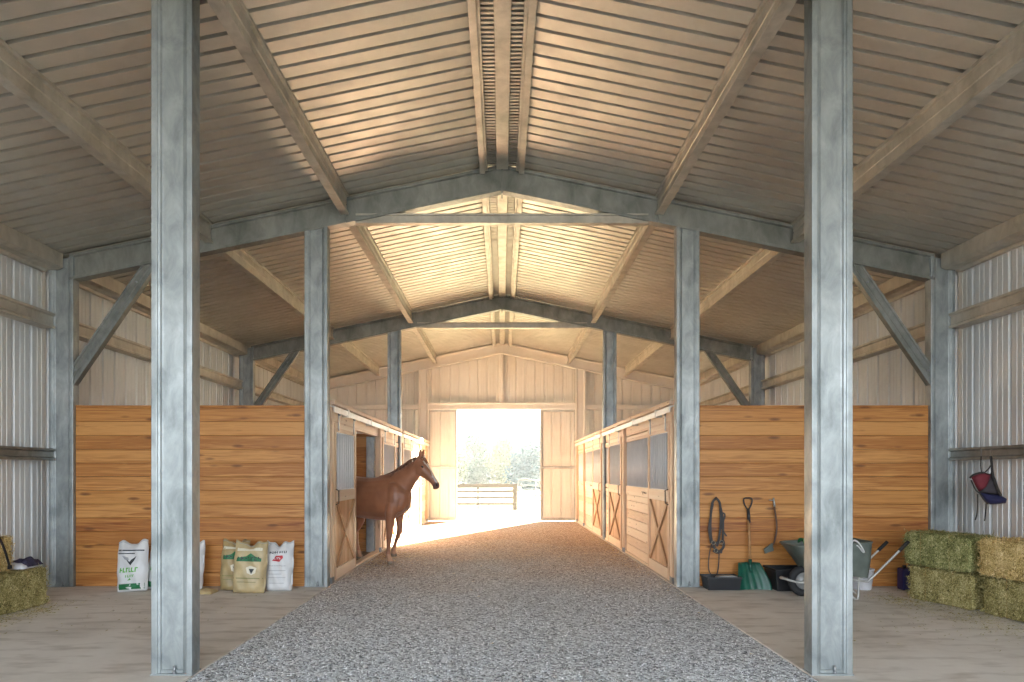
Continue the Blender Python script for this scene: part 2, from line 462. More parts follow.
# ------------------------------------------------------------------ steel sections
def col_profile(w, d):
    h = w / 2
    f = [(-h, 0), (-h + 0.045, 0), (-h + 0.050, 0.010), (-h + 0.062, 0.010), (-h + 0.075, 0.026),
         (h - 0.075, 0.026), (h - 0.062, 0.010), (h - 0.050, 0.010), (h - 0.045, 0), (h, 0)]
    bk = [(x, d - y) for x, y in f][::-1]
    return f + bk
def column(x, y, z1, label, w=0.31, d=0.13, group=None, m=None, foot=True, top=None):
    t = thing('steel_column', label, 'column', (x, y, 0.012), 0, group)
    mb = MB(); pf = col_profile(w, d)
    if top is None:
        mb.prism(pf, 0.02, z1, lambda a, b, t_: Vector((x + a, y + b, t_)))
    else:
        n = len(pf); vs = [Vector((x + a, y + b, 0.02)) for a, b in pf] + [Vector((x + a, y + b, top(x + a))) for a, b in pf]
        mb.add(vs, [(i, (i + 1) % n, n + (i + 1) % n, n + i) for i in range(n)] + [tuple(range(n))[::-1], tuple(range(n, 2 * n))])
    mb.build('shaft', m or M['steel'], t, bevel=0.005)
    if foot:
        p = MB(); p.box(x - w / 2 - 0.006, x + w / 2 + 0.006, y - 0.006, y + d + 0.01, 0.012, 0.024)
        p.box(x - w / 2 + 0.07, x + w / 2 - 0.07, y + 0.012, y + 0.022, 0.024, 0.05)
        p.build('base_plate', M['steel'], t, bevel=0.002)
        for k in (0,):
            b_ = MB(); b_.tube([(x + 0.02, y + 0.004, 0.024), (x + 0.02, y + 0.004, 0.085)], 0.009, 8)
            b_.tube([(x + 0.02, y + 0.004, 0.024), (x + 0.02, y + 0.004, 0.04)], 0.016, 6)
            b_.build('anchor_bolt', M['bolt'], t)
    return t
RD = 0.34   # rafter depth
def rbot(x): return zroof(x) - 0.03 - RD / math.cos(math.atan(SL))
column(-CX, Y1, 0, 'galvanised column standing nearest on the left of the gravel aisle', top=lambda x: zroof(x) - 0.002, w=0.312)
column(CX, Y1, 0, 'galvanised column standing nearest on the right of the gravel aisle', top=lambda x: zroof(x) - 0.002, w=0.312)
g2 = 'aisle columns at the stall fronts'
column(-CX, Y2, 0, 'galvanised aisle column at the near end of the left stalls', top=lambda x: rbot(x) + 0.005)
column(CX, Y2, 0, 'galvanised aisle column at the near end of the right stalls', top=lambda x: rbot(x) + 0.005)
column(-CX, Y3, 0, 'galvanised aisle column rising halfway along the left stalls', top=lambda x: rbot(x) + 0.005)
column(CX, Y3, 0, 'galvanised aisle column rising halfway along the right stalls', top=lambda x: rbot(x) + 0.005)
for sx, nm in ((-1, 'left'), (1, 'right')):
    column(sx * 5.95, Y2, 0, f'galvanised eave column between {nm} side wall and near wood partition', top=lambda x: zroof(x) - 0.06, w=0.33)
    column(sx * 5.95, Y3, 0, f'galvanised eave column on the {nm} wall seen above the partition', top=lambda x: zroof(x) - 0.06, w=0.33, foot=False)
    column(sx * CX, Y4 - 0.13, 0, f'warm-lit tan end wall column {nm} of the sliding barn door', top=lambda x: rbot(x) + 0.005, m=M['sheet_end_lit'], foot=False, w=0.33)
# gable stud above the door
t = thing('gable_stud', 'short warm-lit tan steel stud between door header and roof peak', 'stud', (-0.08, Y4 - 0.1, 3.7))
mb = MB(); mb.prism(col_profile(0.22, 0.10), 3.72, rbot(0) + 0.02, lambda a, b, t_: Vector((-0.08 + a, Y4 - 0.1 + b, t_)))
mb.build('shaft', M['sheet_end_lit'], t)

def rafter(yf, label, m, plate=True):
    t = thing('roof_rafter', label, 'rafter', (0, yf, rbot(0)))
    D = 0.14; top = 0.03
    # I-shaped section: (offset down from roof line, y)
    L = RD
    pf = [(top, 0), (top + 0.035, 0), (top + 0.045, 0.03), (top + L - 0.045, 0.03), (top + L - 0.035, 0), (top + L, 0),
          (top + L, D), (top + L - 0.035, D), (top + L - 0.045, D - 0.03), (top + 0.045, D - 0.03), (top + 0.035, D), (top, D)]
    k = 1 / math.cos(math.atan(SL))
    for sx in (-1, 1):
        mb = MB()
        mb.prism(pf, 0.0, 5.84, lambda a, b, x, sx=sx: Vector((sx * x, yf + b, zroof(x) - a * k)))
        mb.build('half_span', m, t, bevel=0.002)
        for xs in (2.12,):
            p = MB(); z = zroof(xs)
            p.box(sx * xs - 0.012, sx * xs + 0.012, yf - 0.015, yf + D + 0.005, z - 0.04 - L * k + 0.01, z - 0.03)
            p.build('splice_plate', m, t)
    p = MB(); p.box(-0.012, 0.012, yf - 0.02, yf + D + 0.005, rbot(0) - 0.05, ZR - 0.03)
    p.build('ridge_plate', m, t)
    return t
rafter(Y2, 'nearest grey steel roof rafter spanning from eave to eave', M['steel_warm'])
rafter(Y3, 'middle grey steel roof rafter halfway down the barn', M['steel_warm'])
rafter(Y4 - 0.14, 'farthest warm-lit tan steel roof rafter against the end wall', M['sheet_end_lit'])

# tie beams under the rafters
for yf, hz, zt, lab in ((Y2, 1.98, 4.93, 'long horizontal tie beam under the nearest rafter'), (Y3, 1.98, 4.93, 'small horizontal tie beam under the middle rafter')):
    t = thing('tie_beam', lab, 'beam', (0, yf + 0.02, zt))
    mb = MB(); h = 0.13
    pf = [(0, 0), (0.022, 0), (0.028, 0.02), (h - 0.028, 0.02), (h - 0.022, 0), (h, 0), (h, 0.1), (0, 0.1)]
    mb.prism(pf, -hz, hz, lambda a, b, x: Vector((x, yf + 0.02 + b, zt + a)))
    mb.build('channel', M['beam'], t, bevel=0.002)

# longitudinal roof beams, one per bay and line
def roof_beam(x, ya, yb, label, w=0.11, d=0.27):
    t = thing('roof_beam', label, 'beam', (x, ya, zroof(x) - d))
    mb = MB(); hw = w / 2; z = zroof(x)
    s = -1 if x > 0 else 1
    def zz(xx): return zroof(xx) - 0.002 if abs(x) > 0.3 else z
    pf = [(-hw, 0), (-hw, 0.028), (-hw * 0.45, 0.032), (-hw * 0.45, d * .45), (-hw * 0.3, d * .47), (-hw * 0.3, d * .53), (-hw * 0.45, d * .55), (-hw * 0.45, d - 0.032), (-hw, d - 0.028), (-hw, d),
          (hw, d), (hw, d - 0.028), (hw * 0.45, d - 0.032), (hw * 0.45, d * .55), (hw * 0.3, d * .53), (hw * 0.3, d * .47), (hw * 0.45, d * .45), (hw * 0.45, 0.032), (hw, 0.028), (hw, 0)]
    mb.prism(pf, ya, yb, lambda a, b, y: Vector((x + a, y, zroof(x + a) - 0.002 - b if b < 0.02 else z - b)))
    mb.build('web_and_flanges', M['beam'], t, bevel=0.002)
bays = ((Y0, Y2, 'near bay'), (Y2 + 0.14, Y3, 'middle bay'), (Y3 + 0.14, Y4 - 0.14, 'far bay'))
for ya, yb, nm in bays:
    for x, sd in ((-2.12, 'inner left'), (2.12, 'inner right'), (-3.95, 'outer left'), (3.95, 'outer right')):
        roof_beam(x, ya, yb, f'{sd} lengthwise steel beam under the roof sheet in the {nm}', d=0.27)
    for sx, sd in ((-1, 'left'), (1, 'right')):
        # eave strut
        t = thing('eave_strut', f'steel strut along the top of the {sd} wall in the {nm}', 'beam', (sx * 6.1, ya, 4.3))
        mb = MB()
        mb.prism([(5.92, zroof(5.92) - 0.005), (6.2, zroof(6.2) - 0.005), (6.2, 4.26), (6.14, 4.26), (6.12, 4.29), (5.98, 4.29), (5.92, 4.32)], ya, yb, lambda a, b, y, sx=sx: Vector((sx * a, y, b)))
        mb.build('channel', M['beam'], t)
    # ridge beam and rails
    t = thing('ridge_beam', f'wide flat steel beam along the ridge in the {nm}', 'beam', (0.01, ya, ZR - 0.1))
    mb = MB(); mb.box(-0.075, 0.085, ya, yb, ZR - 0.10, ZR + 0.09); mb.build('box_section', M['beam'], t, bevel=0.008)
    for sx, sd in ((-1, 'left'), (1, 'right')):
        t = thing('vent_rail', f'slim steel rail {sd} of the ridge beam in the {nm}', 'beam', (sx * 0.27, ya, ZR - 0.15))
        mb = MB()
        a, b_ = sorted((sx * 0.225, sx * 0.30)); mb.box(a, b_, ya, yb, ZR - 0.16, ZR - 0.06)
        a, b_ = sorted((sx * 0.195, sx * 0.226)); mb.box(a, b_, ya, yb, ZR - 0.12, ZR - 0.035)
        mb.build('angle_section', M['beam'], t, bevel=0.003)

# girts on the side walls
def girt(sx, ya, yb, z, label, h=0.2):
    t = thing('wall_girt', label, 'girt', (sx * 6.15, ya, z))
    mb = MB(); xi = 6.02
    pf = [(xi, z), (xi, z + 0.03), (xi + 0.03, z + 0.045), (xi + 0.03, z + h - 0.045), (xi, z + h - 0.03), (xi, z + h), (6.215, z + h), (6.215, z)]
    mb.prism(pf, ya, yb, lambda a, b, y: Vector((sx * a, y, b)))
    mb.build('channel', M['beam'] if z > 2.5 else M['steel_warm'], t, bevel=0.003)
gb = ((Y0, Y2, 'near bay'), (Y2 + 0.13, Y3, 'middle bay'), (Y3 + 0.13, Y4 - 0.02, 'far bay'))
for sx, sd in ((-1, 'left'), (1, 'right')):
    for ya, yb, nm in gb:
        girt(sx, ya, yb, 3.50, f'upper horizontal girt on the {sd} wall in the {nm}')
    girt(sx, Y0, Y2, 1.72, f'lower horizontal girt on the {sd} wall in the near bay', 0.16)
    t = thing('wall_girt', f'end wall girt {sd} of the barn door opening', 'girt', (sx * 4.3, Y4, 3.6))
    mb = MB(); a, b_ = sorted((sx * 2.66, sx * 6.15)); mb.box(a, b_, Y4 - 0.08, Y4 + 0.06, 3.58, 3.72); mb.box(a, b_, Y4 - 0.1, Y4 + 0.06, 3.70, 3.73); mb.build('channel', M['sheet_end_lit'], t, bevel=0.004)
t = thing('door_header', 'long warm-lit tan header rail above the sliding barn door', 'header', (0, Y4, 3.6))
mb = MB(); mb.box(-2.36, 2.36, Y4 - 0.12, Y4 - 0.06, 3.58, 3.66); mb.box(-2.36, 2.36, Y4 - 0.10, Y4 + 0.06, 3.66, 3.78); mb.box(-2.36, 2.36, Y4 - 0.14, Y4 + 0.06, 3.76, 3.79)
mb.build('rail', M['sheet_end_lit'], t, bevel=0.004)

# knee braces
def brace(x0, z0, x1, z1, y, label, w=0.17):
    t = thing('knee_brace', label, 'brace', (x0, y, z0))
    d = Vector((x1 - x0, 0, z1 - z0)); L = d.length; d.normalize(); n = Vector((-d.z, 0, d.x))
    pf = [(-w / 2, 0), (-w / 2 + .02, 0), (-w / 2 + .03, .018), (-w * .12, .018), (-w * .08, .005), (w * .08, .005), (w * .12, .018), (w / 2 - .03, .018), (w / 2 - .02, 0), (w / 2, 0), (w / 2, .09), (-w / 2, .09)]
    mb = MB(); o = Vector((x0, y, z0))
    q_ = [o + n * a + Vector((0, b, 0)) for a, b in pf]; sg = 1 if x0 > 0 else -1
    lo = [p + d * ((sg * 5.783 - p.x) / d.x) for p in q_]
    hi = [p + d * ((zroof(0) - 0.03 - RD * 1.0213 - 0.001 - SL * sg * p.x - p.z) / (d.z + SL * sg * d.x)) for p in q_]
    nn = len(q_)
    mb.add(lo + hi, [(i, (i + 1) % nn, nn + (i + 1) % nn, nn + i) for i in range(nn)] + [tuple(range(nn))[::-1], tuple(range(nn, 2 * nn))])
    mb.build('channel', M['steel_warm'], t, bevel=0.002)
    for q, (px, pz) in enumerate(((x0, z0), (x1, z1))):
        s = 1 if q == 0 else -1
        b_ = MB(); c = Vector((px, y - 0.002, pz)) + d * (0.09 * s)
        b_.tube([c, c + Vector((0, -0.018, 0))], 0.014, 6); b_.build('bolt', M['bolt'], t)
for sx, sd in ((-1, 'left'), (1, 'right')):
    brace(sx * 5.80, 2.86, sx * 4.88, 4.20, Y2 - 0.01 + 0.02, f'diagonal knee brace on the near {sd} eave column')
    brace(sx * 5.80, 2.98, sx * 4.95, 4.20, Y3 + 0.02, f'diagonal knee brace on the farther {sd} eave column')

# ------------------------------------------------------------------ wood partitions
def plank_wall(name, label, x0, x1, y, zt, d=0.05, pitch=0.186, m=None, mirror=False):
    t = thing(name, label, 'partition', ((x0 + x1) / 2, y, 0.012))
    mb = MB(); z = 0.014
    while z < zt - 0.01:
        z2 = min(z + pitch - 0.003, zt); j = random.uniform(-0.0015, 0.0015)
        mb.prism([(0.004, z), (0, z + 0.004), (0, z2 - 0.004), (0.004, z2), (d, z2), (d, z)], x0, x1, lambda a, b, x: Vector((x, y + a + j, b)))
        z += pitch
    mb.build('boards', m or M['partition'], t)
    c = MB(); c.box(x0, x1, y - 0.004, y + d + 0.004, zt, zt + 0.012); c.build('top_cap', M['partition'], t)
    return t
plank_wall('plank_partition', 'orange pine plank partition behind the feed bags', -5.78, -2.672, 8.68, 2.455)
plank_wall('plank_partition', 'orange pine plank partition behind the wheelbarrow', 2.672, 5.78, 8.68, 2.455)
for sx, sd in ((-1, 'left'), (1, 'right')):
    for yy, nm in ((12.42, 'first and second'), (15.0, 'second and third'), (18.55, 'third and fourth')):
        xa, xb = sorted((sx * 2.52, sx * 6.0))
        plank_wall('plank_partition', f'pine divider between the {nm} {sd} stalls', xa if sx > 0 else xa, xb, yy, 2.3)

# ------------------------------------------------------------------ stall fronts
SX = 2.36
def px(sx, a): return sx * (SX + a)           # a = distance away from the aisle
def bx(mb, sx, a0, a1, y0, y1, z0, z1, mi=0):
    x0, x1 = sorted((px(sx, a0), px(sx, a1))); mb.box(x0, x1, y0, y1, z0, z1, mi)
ZB, ZM1, ZM2, ZG, ZT = 0.05, 1.14, 1.30, 2.14, 2.26
def stall_door(sx, y0, y1, label):
    t = thing('stall_door', label, 'door', (sx * SX, (y0 + y1) / 2, ZB))
    fw = 0.10; a0, a1 = 0.0, 0.045
    def part(nm, m, boxes, bev=0.003, **k):
        mb = MB()
        for b_ in boxes: bx(mb, sx, *b_)
        return mb.build(nm, m, t, bevel=bev)
    for ya in (y0, y1 - fw): part('stile', M['stall_v'], [(a0, a1, ya, ya + fw, ZB, ZT)])
    part('top_rail', M['stall_h'], [(a0 - .002, a1, y0 + fw, y1 - fw, ZG, ZT)])
    mr = part('middle_rail', M['stall_h'], [(a0 - .002, a1, y0 + fw, y1 - fw, ZM1, ZM2)])
    part('bottom_rail', M['stall_h'], [(a0 - .002, a1, y0 + fw, y1 - fw, ZB, ZB + 0.14)])
    n = 7; w = (y1 - y0 - 2 * fw) / n
    part('panel', M['stall_panel'], [(a0 + 0.022, a1 - 0.004, y0 + fw + i * w + .002, y0 + fw + (i + 1) * w - .002, ZB + 0.14, ZM1) for i in range(n)], 0.002)
    # X brace
    ya, yb, za, zb = y0 + fw, y1 - fw, ZB + 0.14, ZM1
    for q in (0, 1):
        mb = MB(); p0, p1 = ((ya + .03, za), (yb - .03, zb)) if q == 0 else ((ya + .03, zb), (yb - .03, za))
        d = Vector((p1[0] - p0[0], p1[1] - p0[1])).normalized(); n_ = Vector((-d.y, d.x)) * 0.042
        pts = [(p0[0] + n_.x, p0[1] + n_.y), (p0[0] - n_.x, p0[1] - n_.y), (p1[0] - n_.x, p1[1] - n_.y), (p1[0] + n_.x, p1[1] + n_.y)]
        pts = [(min(max(a, ya + .001), yb - .001), min(max(b, za + .001), zb - .001)) for a, b in pts]
        o = 0.001 * q
        mb.prism(pts, a0 - 0.004 - o, a0 + 0.022, lambda a, b, x: Vector((px(sx, x), a, b)))
        mb.build('cross_brace', M['brace'], t, bevel=0.002)
    g = MB(); y = y0 + fw + 0.04
    while y < y1 - fw - 0.02:
        g.tube([(px(sx, 0.022), y, ZM2 - 0.01), (px(sx, 0.022), y, ZG + 0.01)], 0.017, 8); y += 0.13
    bx(g, sx, 0.012, 0.032, y0 + fw, y1 - fw, ZM2, ZM2 + 0.012); bx(g, sx, 0.012, 0.032, y0 + fw, y1 - fw, ZG - 0.012, ZG)
    g.build('bar_grille', M['bars'], t)
    h = MB(); yh = y0 + 0.05 if True else y1
    h.tube([(px(sx, -0.002), yh, 1.1), (px(sx, -0.045), yh, 1.12), (px(sx, -0.045), yh, 1.30), (px(sx, -0.002), yh, 1.32)], 0.008, 6)
    h.build('handle', M['dark_metal'], t)
    for yy in (y0 + 0.2, y1 - 0.2):
        r = MB(); bx(r, sx, -0.012, -0.002, yy - 0.02, yy + 0.02, ZG + 0.02, 2.42)
        r.tube([(px(sx, -0.03), yy, 2.40), (px(sx, 0.0), yy, 2.40)], 0.03, 10); r.build('roller_hanger', M['bolt'], t)
    return t
def stall_panel(sx, y0, y1, label, grille=True):
    t = thing('stall_front_panel', label, 'stall front', (sx * (SX + .07), (y0 + y1) / 2, ZB))
    mb = MB(); z = 0.04; a0, a1 = 0.055, 0.095
    while z < ZM1 - 0.02:
        z2 = min(z + 0.165, ZM1); mb2 = None
        bx(mb, sx, a0, a1, y0, y1, z, z2 - 0.005); z += 0.165
    mb.build('boards', M['stall_h'], t, bevel=0.003)
    mb = MB(); bx(mb, sx, a0 - 0.012, a1, y0, y1, ZM1, ZM2); mb.build('sill_rail', M['stall_h'], t, bevel=0.003)
    mb = MB(); bx(mb, sx, a0 - 0.012, a1, y0, y1, ZG, 2.24); mb.build('top_rail', M['stall_h'], t, bevel=0.003)
    g = MB(); y = y0 + 0.04
    while y < y1 - 0.02:
        g.tube([(px(sx, 0.072), y, ZM2 - 0.01), (px(sx, 0.072), y, ZG + 0.01)], 0.017, 8); y += 0.13
    bx(g, sx, 0.062, 0.082, y0, y1, ZM2, ZM2 + 0.012)
    g.build('bar_grille', M['bars'], t)
    for yy in (y0 + 0.25, y0 + 0.38):
        h = MB(); h.tube([(px(sx, a0), yy, 1.22), (px(sx, a0 - 0.05), yy, 1.21), (px(sx, a0 - 0.06), yy, 1.24)], 0.006, 6); h.build('hook', M['dark_metal'], t)
    return t
def stall_post(sx, y, label, w=0.12, zt=2.5, a1=0.16, m=None):
    t = thing('stall_post', label, 'post', (px(sx, 0.08), y, 0.012))
    mb = MB(); bx(mb, sx, 0.0, a1, y - w / 2, y + w / 2, 0.014, zt)
    mb.build('timber', m or M['stall_v'], t, bevel=0.006)
    c = MB(); bx(c, sx, -0.006, 0.03, y - w / 2 - 0.006, y + w / 2 + 0.006, 0.014, 0.10); c.build('foot_bracket', M['bolt'], t)
def header(sx, y0, y1, label):
    t = thing('stall_header', label, 'header', (px(sx, 0.08), y0, 2.3))
    mb = MB(); bx(mb, sx, 0.05, 0.15, y0, y1, 2.26, 2.5); mb.build('timber', M['stall_h'], t, bevel=0.004)
    mb = MB(); bx(mb, sx, -0.05, 0.16, y0 - 0.02, y1 + 0.02, 2.50, 2.56); mb.build('cap_board', M['stall_h'], t, bevel=0.004)
    mb = MB()
    pf = [(-0.045, 2.395), (-0.045, 2.475), (0.03, 2.495), (0.05, 2.495), (0.05, 2.48), (-0.03, 2.46), (-0.03, 2.395)]
    mb.prism(pf, y0, y1, lambda a, b, y: Vector((px(sx, a), y, b))); tr = mb.build('sliding_track', M['track'], t)
    n = int((y1 - y0) / 1.7)
    for i in range(n):
        yy = y0 + 0.8 + i * 1.7; b_ = MB(); bx(b_, sx, -0.052, 0.05, yy - 0.025, yy + 0.025, 2.385, 2.50); b_.build('track_bracket', M['track'], tr)
for sx, sd in ((-1, 'left'), (1, 'right')):
    header(sx, 8.86, 14.84, f'timber header with sliding track over the nearer {sd} stalls')
    header(sx, 15.05, 20.36, f'timber header with sliding track over the farther {sd} stalls')
    stall_post(sx, 8.93, f'corner post at the near end of the {sd} stall row')
    stall_post(sx, 12.50, f'post after the first stall front on the {sd} side')
    stall_post(sx, 18.62, f'post near the far end of the {sd} stall row')
    stall_post(sx, 20.28, f'last post of the {sd} stalls beside the barn end wall')
    stall_door(sx, 9.03, 10.37, f'nearest sliding stall door with X brace on the {sd} side')
    stall_door(sx, 12.70, 14.22, f'second sliding stall door with X brace on the {sd} side')
    stall_door(sx, 15.25, 16.75, f'third sliding stall door with X brace on the {sd} side')
    stall_panel(sx, 14.24, 14.86, f'narrow barred panel before the middle column of the {sd} stalls')
    stall_panel(sx, 16.77, 18.54, f'barred panel with boards beyond the third {sd} stall door')
    stall_panel(sx, 18.70, 20.20, f'farthest barred panel of the {sd} stalls by the barn door')
stall_panel(1, 10.39, 12.42, 'wide front panel of pale boards beside the nearest right stall door')
# jamb of galvanised steel behind the open doorway
t = thing('steel_jamb', 'grey steel post at the far side of the open stall doorway', 'post', (-2.56, 12.36, 0.03))
mb = MB(); mb.box(-2.61, -2.455, 12.30, 12.40, 0.03, 2.25); mb.box(-2.59, -2.475, 12.285, 12.30, 0.03, 2.25); mb.build('channel', M['steel'], t, bevel=0.004)
# sill boards
for sx, sd in ((-1, 'left'), (1, 'right')):
    t = thing('sill_board', f'ground board along the foot of the {sd} stall fronts', 'board', (px(sx, .05), 9, 0))
    mb = MB(); bx(mb, sx, 0.03, 0.13, 8.99, 20.3, 0.012, 0.05); mb.build('board', M['stall_h'], t)

# ------------------------------------------------------------------ the horse
def voxel_mesh(mb, name, size, smooth_it=8, factor=0.5):
    """merge the modelled volumes into one continuous surface"""
    me = bpy.data.meshes.new(name + '_volumes')
    me.from_pydata([tuple(v) for v in mb.v], [], mb.f)
    bm = bmesh.new(); bm.from_mesh(me); bmesh.ops.recalc_face_normals(bm, faces=bm.faces); bm.to_mesh(me); bm.free()
    o = bpy.data.objects.new(name + '_volumes', me); C.objects.link(o)
    r = o.modifiers.new('r', 'REMESH'); r.mode = 'VOXEL'; r.voxel_size = size
    sm = o.modifiers.new('s', 'SMOOTH'); sm.iterations = smooth_it; sm.factor = factor
    bpy.context.view_layer.update()
    dg = bpy.context.evaluated_depsgraph_get()
    out = bpy.data.meshes.new_from_object(o.evaluated_get(dg)); out.name = name
    bpy.data.objects.remove(o, do_unlink=True); bpy.data.meshes.remove(me)
    for p in out.polygons: p.use_smooth = True
    return out

def m_coat(name, lo, hi, rough=0.42):
    m, nt, b = mat(name); co = texco(nt)
    n = N(nt, 'ShaderNodeTexNoise'); n.inputs['Scale'].default_value = 3.5; n.inputs['Detail'].default_value = 4; nt.links.new(co, n.inputs['Vector'])
    r = ramp(nt, [(0.3, lo), (0.7, hi)], n.outputs[0]); nt.links.new(r.outputs[0], b.inputs['Base Color'])
    b.inputs['Roughness'].default_value = rough; b.inputs['Sheen Weight'].default_value = 0.25
    f = N(nt, 'ShaderNodeTexNoise'); f.inputs['Scale'].default_value = 160; nt.links.new(co, f.inputs['Vector']); bump(nt, b, f.outputs[0], 0.12, 0.003)
    return m
M['coat'] = m_coat('chestnut_coat', (0.235, 0.092, 0.044), (0.38, 0.16, 0.08))
M['coat_pale'] = m_coat('pale_chestnut_lower_leg', (0.34, 0.18, 0.10), (0.48, 0.27, 0.16), 0.6)
M['mane'] = m_coat('chestnut_mane', (0.13, 0.05, 0.022), (0.24, 0.10, 0.045), 0.6)
M['muzzle'] = m_coat('dark_muzzle', (0.11, 0.055, 0.04), (0.17, 0.085, 0.06), 0.6)
M['blaze'] = m_coat('white_blaze', (0.62, 0.55, 0.48), (0.75, 0.68, 0.6), 0.6)
M['hoof'] = flat('hoof_horn', (0.20, 0.15, 0.11), 0.5, 0, 0.2, 20)
M['eye'] = flat('dark_eye', (0.012, 0.008, 0.006), 0.08, 0, 0, 5)

def horse():
    t = thing('horse', 'chestnut horse stepping out of the open stall door, head facing the barn entrance', 'horse', (-2.0, 11.06, 0.0), math.radians(-20))
    mb = MB(); SEG = 20
    def ell(c, ax, ay, ry, rz, sq=1.0):
        out = []
        for k in range(SEG):
            a = 2 * PI * k / SEG
            ca, sa = math.cos(a), math.sin(a)
            out.append(c + ax * (ry * ca) + ay * (rz * sa))
        return out
    Y = Vector((0, 1, 0)); Z = Vector((0, 0, 1))
    trunk = [(-1.06, 1.18, .06, .10), (-1.02, 1.19, .16, .22), (-.90, 1.18, .25, .31), (-.72, 1.155, .285, .355), (-.5, 1.12, .28, .36), (-.28, 1.10, .285, .365),
             (-.05, 1.105, .28, .385), (.12, 1.12, .255, .385), (.26, 1.135, .22, .325), (.36, 1.135, .185, .25), (.43, 1.13, .13, .17), (.465, 1.13, .07, .09)]
    mb.rings([ell(Vector((x, 0, z)), Y, Z, ry, rz) for x, z, ry, rz in trunk])
    neck = [(.02, 1.20, .34, .15), (.16, 1.27, .30, .150), (.30, 1.37, .235, .125), (.42, 1.475, .185, .105), (.53, 1.58, .150, .088), (.62, 1.665, .125, .078), (.66, 1.705, .09, .06)]
    nd = [Vector((x, 0, z)) for x, z, _, _ in neck]
    rg = []
    for i, (x, z, h, w) in enumerate(neck):
        d = (nd[min(i + 1, len(nd) - 1)] - nd[max(i - 1, 0)]).normalized(); p = Vector((-d.z, 0, d.x))
        rg.append(ell(nd[i], Y, p, w, h))
    mb.rings(rg)
    # head, turned slightly to the camera's side
    hc = Vector((.63, 0, 1.72)); RH = Matrix.Rotation(math.radians(6), 3, 'Z')
    hd = Vector((.62, 0, -.78)).normalized(); hp = Vector((-hd.z, 0, hd.x))
    prof = [(-.07, .05, .045, 0), (-.03, .09, .075, 0), (.04, .118, .09, -.012), (.12, .125, .094, -.016), (.20, .112, .085, -.012), (.28, .088, .066, .002), (.36, .070, .055, .010), (.43, .062, .052, .012), (.49, .062, .054, .006), (.53, .052, .046, .0), (.555, .03, .03, -.004)]
    mb.rings([[hc + RH @ (v - hc) for v in ell(hc + hd * s + hp * off, Y, hp, w, h)] for s, h, w, off in prof])
    def H(s, u, y): return hc + RH @ (hd * s + hp * u + Y * y)
    for sy in (-1, 1):
        mb.ball(H(.10, .035, sy * .075), (.04, .026, .034))          # brow
        mb.ball(H(.13, -.07, sy * .055), (.06, .035, .07))            # jowl
        mb.ball(H(.50, .03, sy * .035), (.028, .018, .026))           # nostril wing
        # ear
        b0 = H(-.045, .075, sy * .048); e = b0 + Vector((.035, sy * .018, .145))
        mb.tube([b0 - Vector((.02, 0, .04)), b0 + (e - b0) * .35, b0 + (e - b0) * .75, e], [.030, .036, .024, .006], 10)
        # shoulder and haunch masses
        mb.ball((.20, sy * .15, 1.10), (.17, .10, .30)); mb.ball((.31, sy * .095, 1.04), (.12, .09, .17))
        mb.ball((-.80, sy * .155, 1.13), (.25, .13, .32)); mb.ball((-.62, sy * .17, .92), (.15, .11, .20))
    mb.ball(H(.515, -.045, 0), (.04, .035, .025))                     # chin
    def limb(pts): mb.tube([p[:3] for p in pts], [p[3] for p in pts], 12)
    # near foreleg (right, -y) planted; far foreleg lifting
    limb([(.20, -.14, 1.02, .12), (.18, -.16, .86, .098), (.165, -.165, .70, .074), (.155, -.165, .53, .054), (.155, -.165, .47, .057), (.15, -.165, .41, .046), (.14, -.165, .27, .034), (.135, -.165, .18, .036), (.14, -.165, .14, .045), (.165, -.165, .075, .038)])
    limb([(.165, -.165, .09, .046), (.178, -.165, .045, .056), (.185, -.165, .002, .064)])
    limb([(.20, .14, 1.02, .11), (.18, .15, .88, .088), (.17, .155, .73, .066), (.175, .155, .60, .052), (.175, .155, .555, .054), (.155, .155, .49, .044), (.10, .155, .35, .033), (.07, .155, .25, .036), (.06, .155, .21, .043), (.055, .155, .16, .036)])
    limb([(.055, .155, .17, .045), (.058, .155, .125, .055), (.06, .155, .085, .062)])
    # hind legs
    for sy, hx in ((-1, -.98), (1, -.70)):
        q = hx + .98
        limb([(-.76, sy * .15, 1.02, .17), (-.70 + q * .3, sy * .165, .86, .125), (-.80 + q * .6, sy * .165, .70, .085), (-.93 + q * .9, sy * .165, .58, .062), (-1.0 + q * .95, sy * .165, .52, .058), (-1.0 + q, sy * .165, .45, .052), (-.985 + q, sy * .165, .32, .038), (-.97 + q, sy * .165, .21, .040), (-.955 + q, sy * .165, .16, .048), (-.925 + q, sy * .165, .09, .040)])
        limb([(-.93 + q, sy * .165, .10, .046), (-.915 + q, sy * .165, .05, .056), (-.905 + q, sy * .165, .002, .064)])
    me = voxel_mesh(mb, 'horse_body', 0.0125, 6)
    zmin = min(v.co.z for v in me.vertices)
    for v in me.vertices: v.co.z -= zmin
    for m in ('coat', 'coat_pale', 'muzzle', 'blaze', 'hoof'): me.materials.append(M[m])
    hn = RH @ hp
    for p in me.polygons:
        c = p.center; mi = 0
        lift = .085 if (c.y > 0.05 and c.x > 0) else 0.0
        if c.z < 1.35:
            if c.z < .058 + lift: mi = 4
            elif c.z < .17 + lift: mi = 1
        d = c - hc; s = d.dot(RH @ hd); u = d.dot(hn); y = d.dot(RH @ Y)
        if c.z > 1.2 and c.x > .55:
            if s > .455: mi = 2
            if .03 < s < .47 and p.normal.dot(hn) > .45 and abs(y) < .042 + .012 * math.sin(s * 20): mi = 3
        p.material_index = mi
    b = bpy.data.objects.new('body', me); C.objects.link(b); b.parent = t
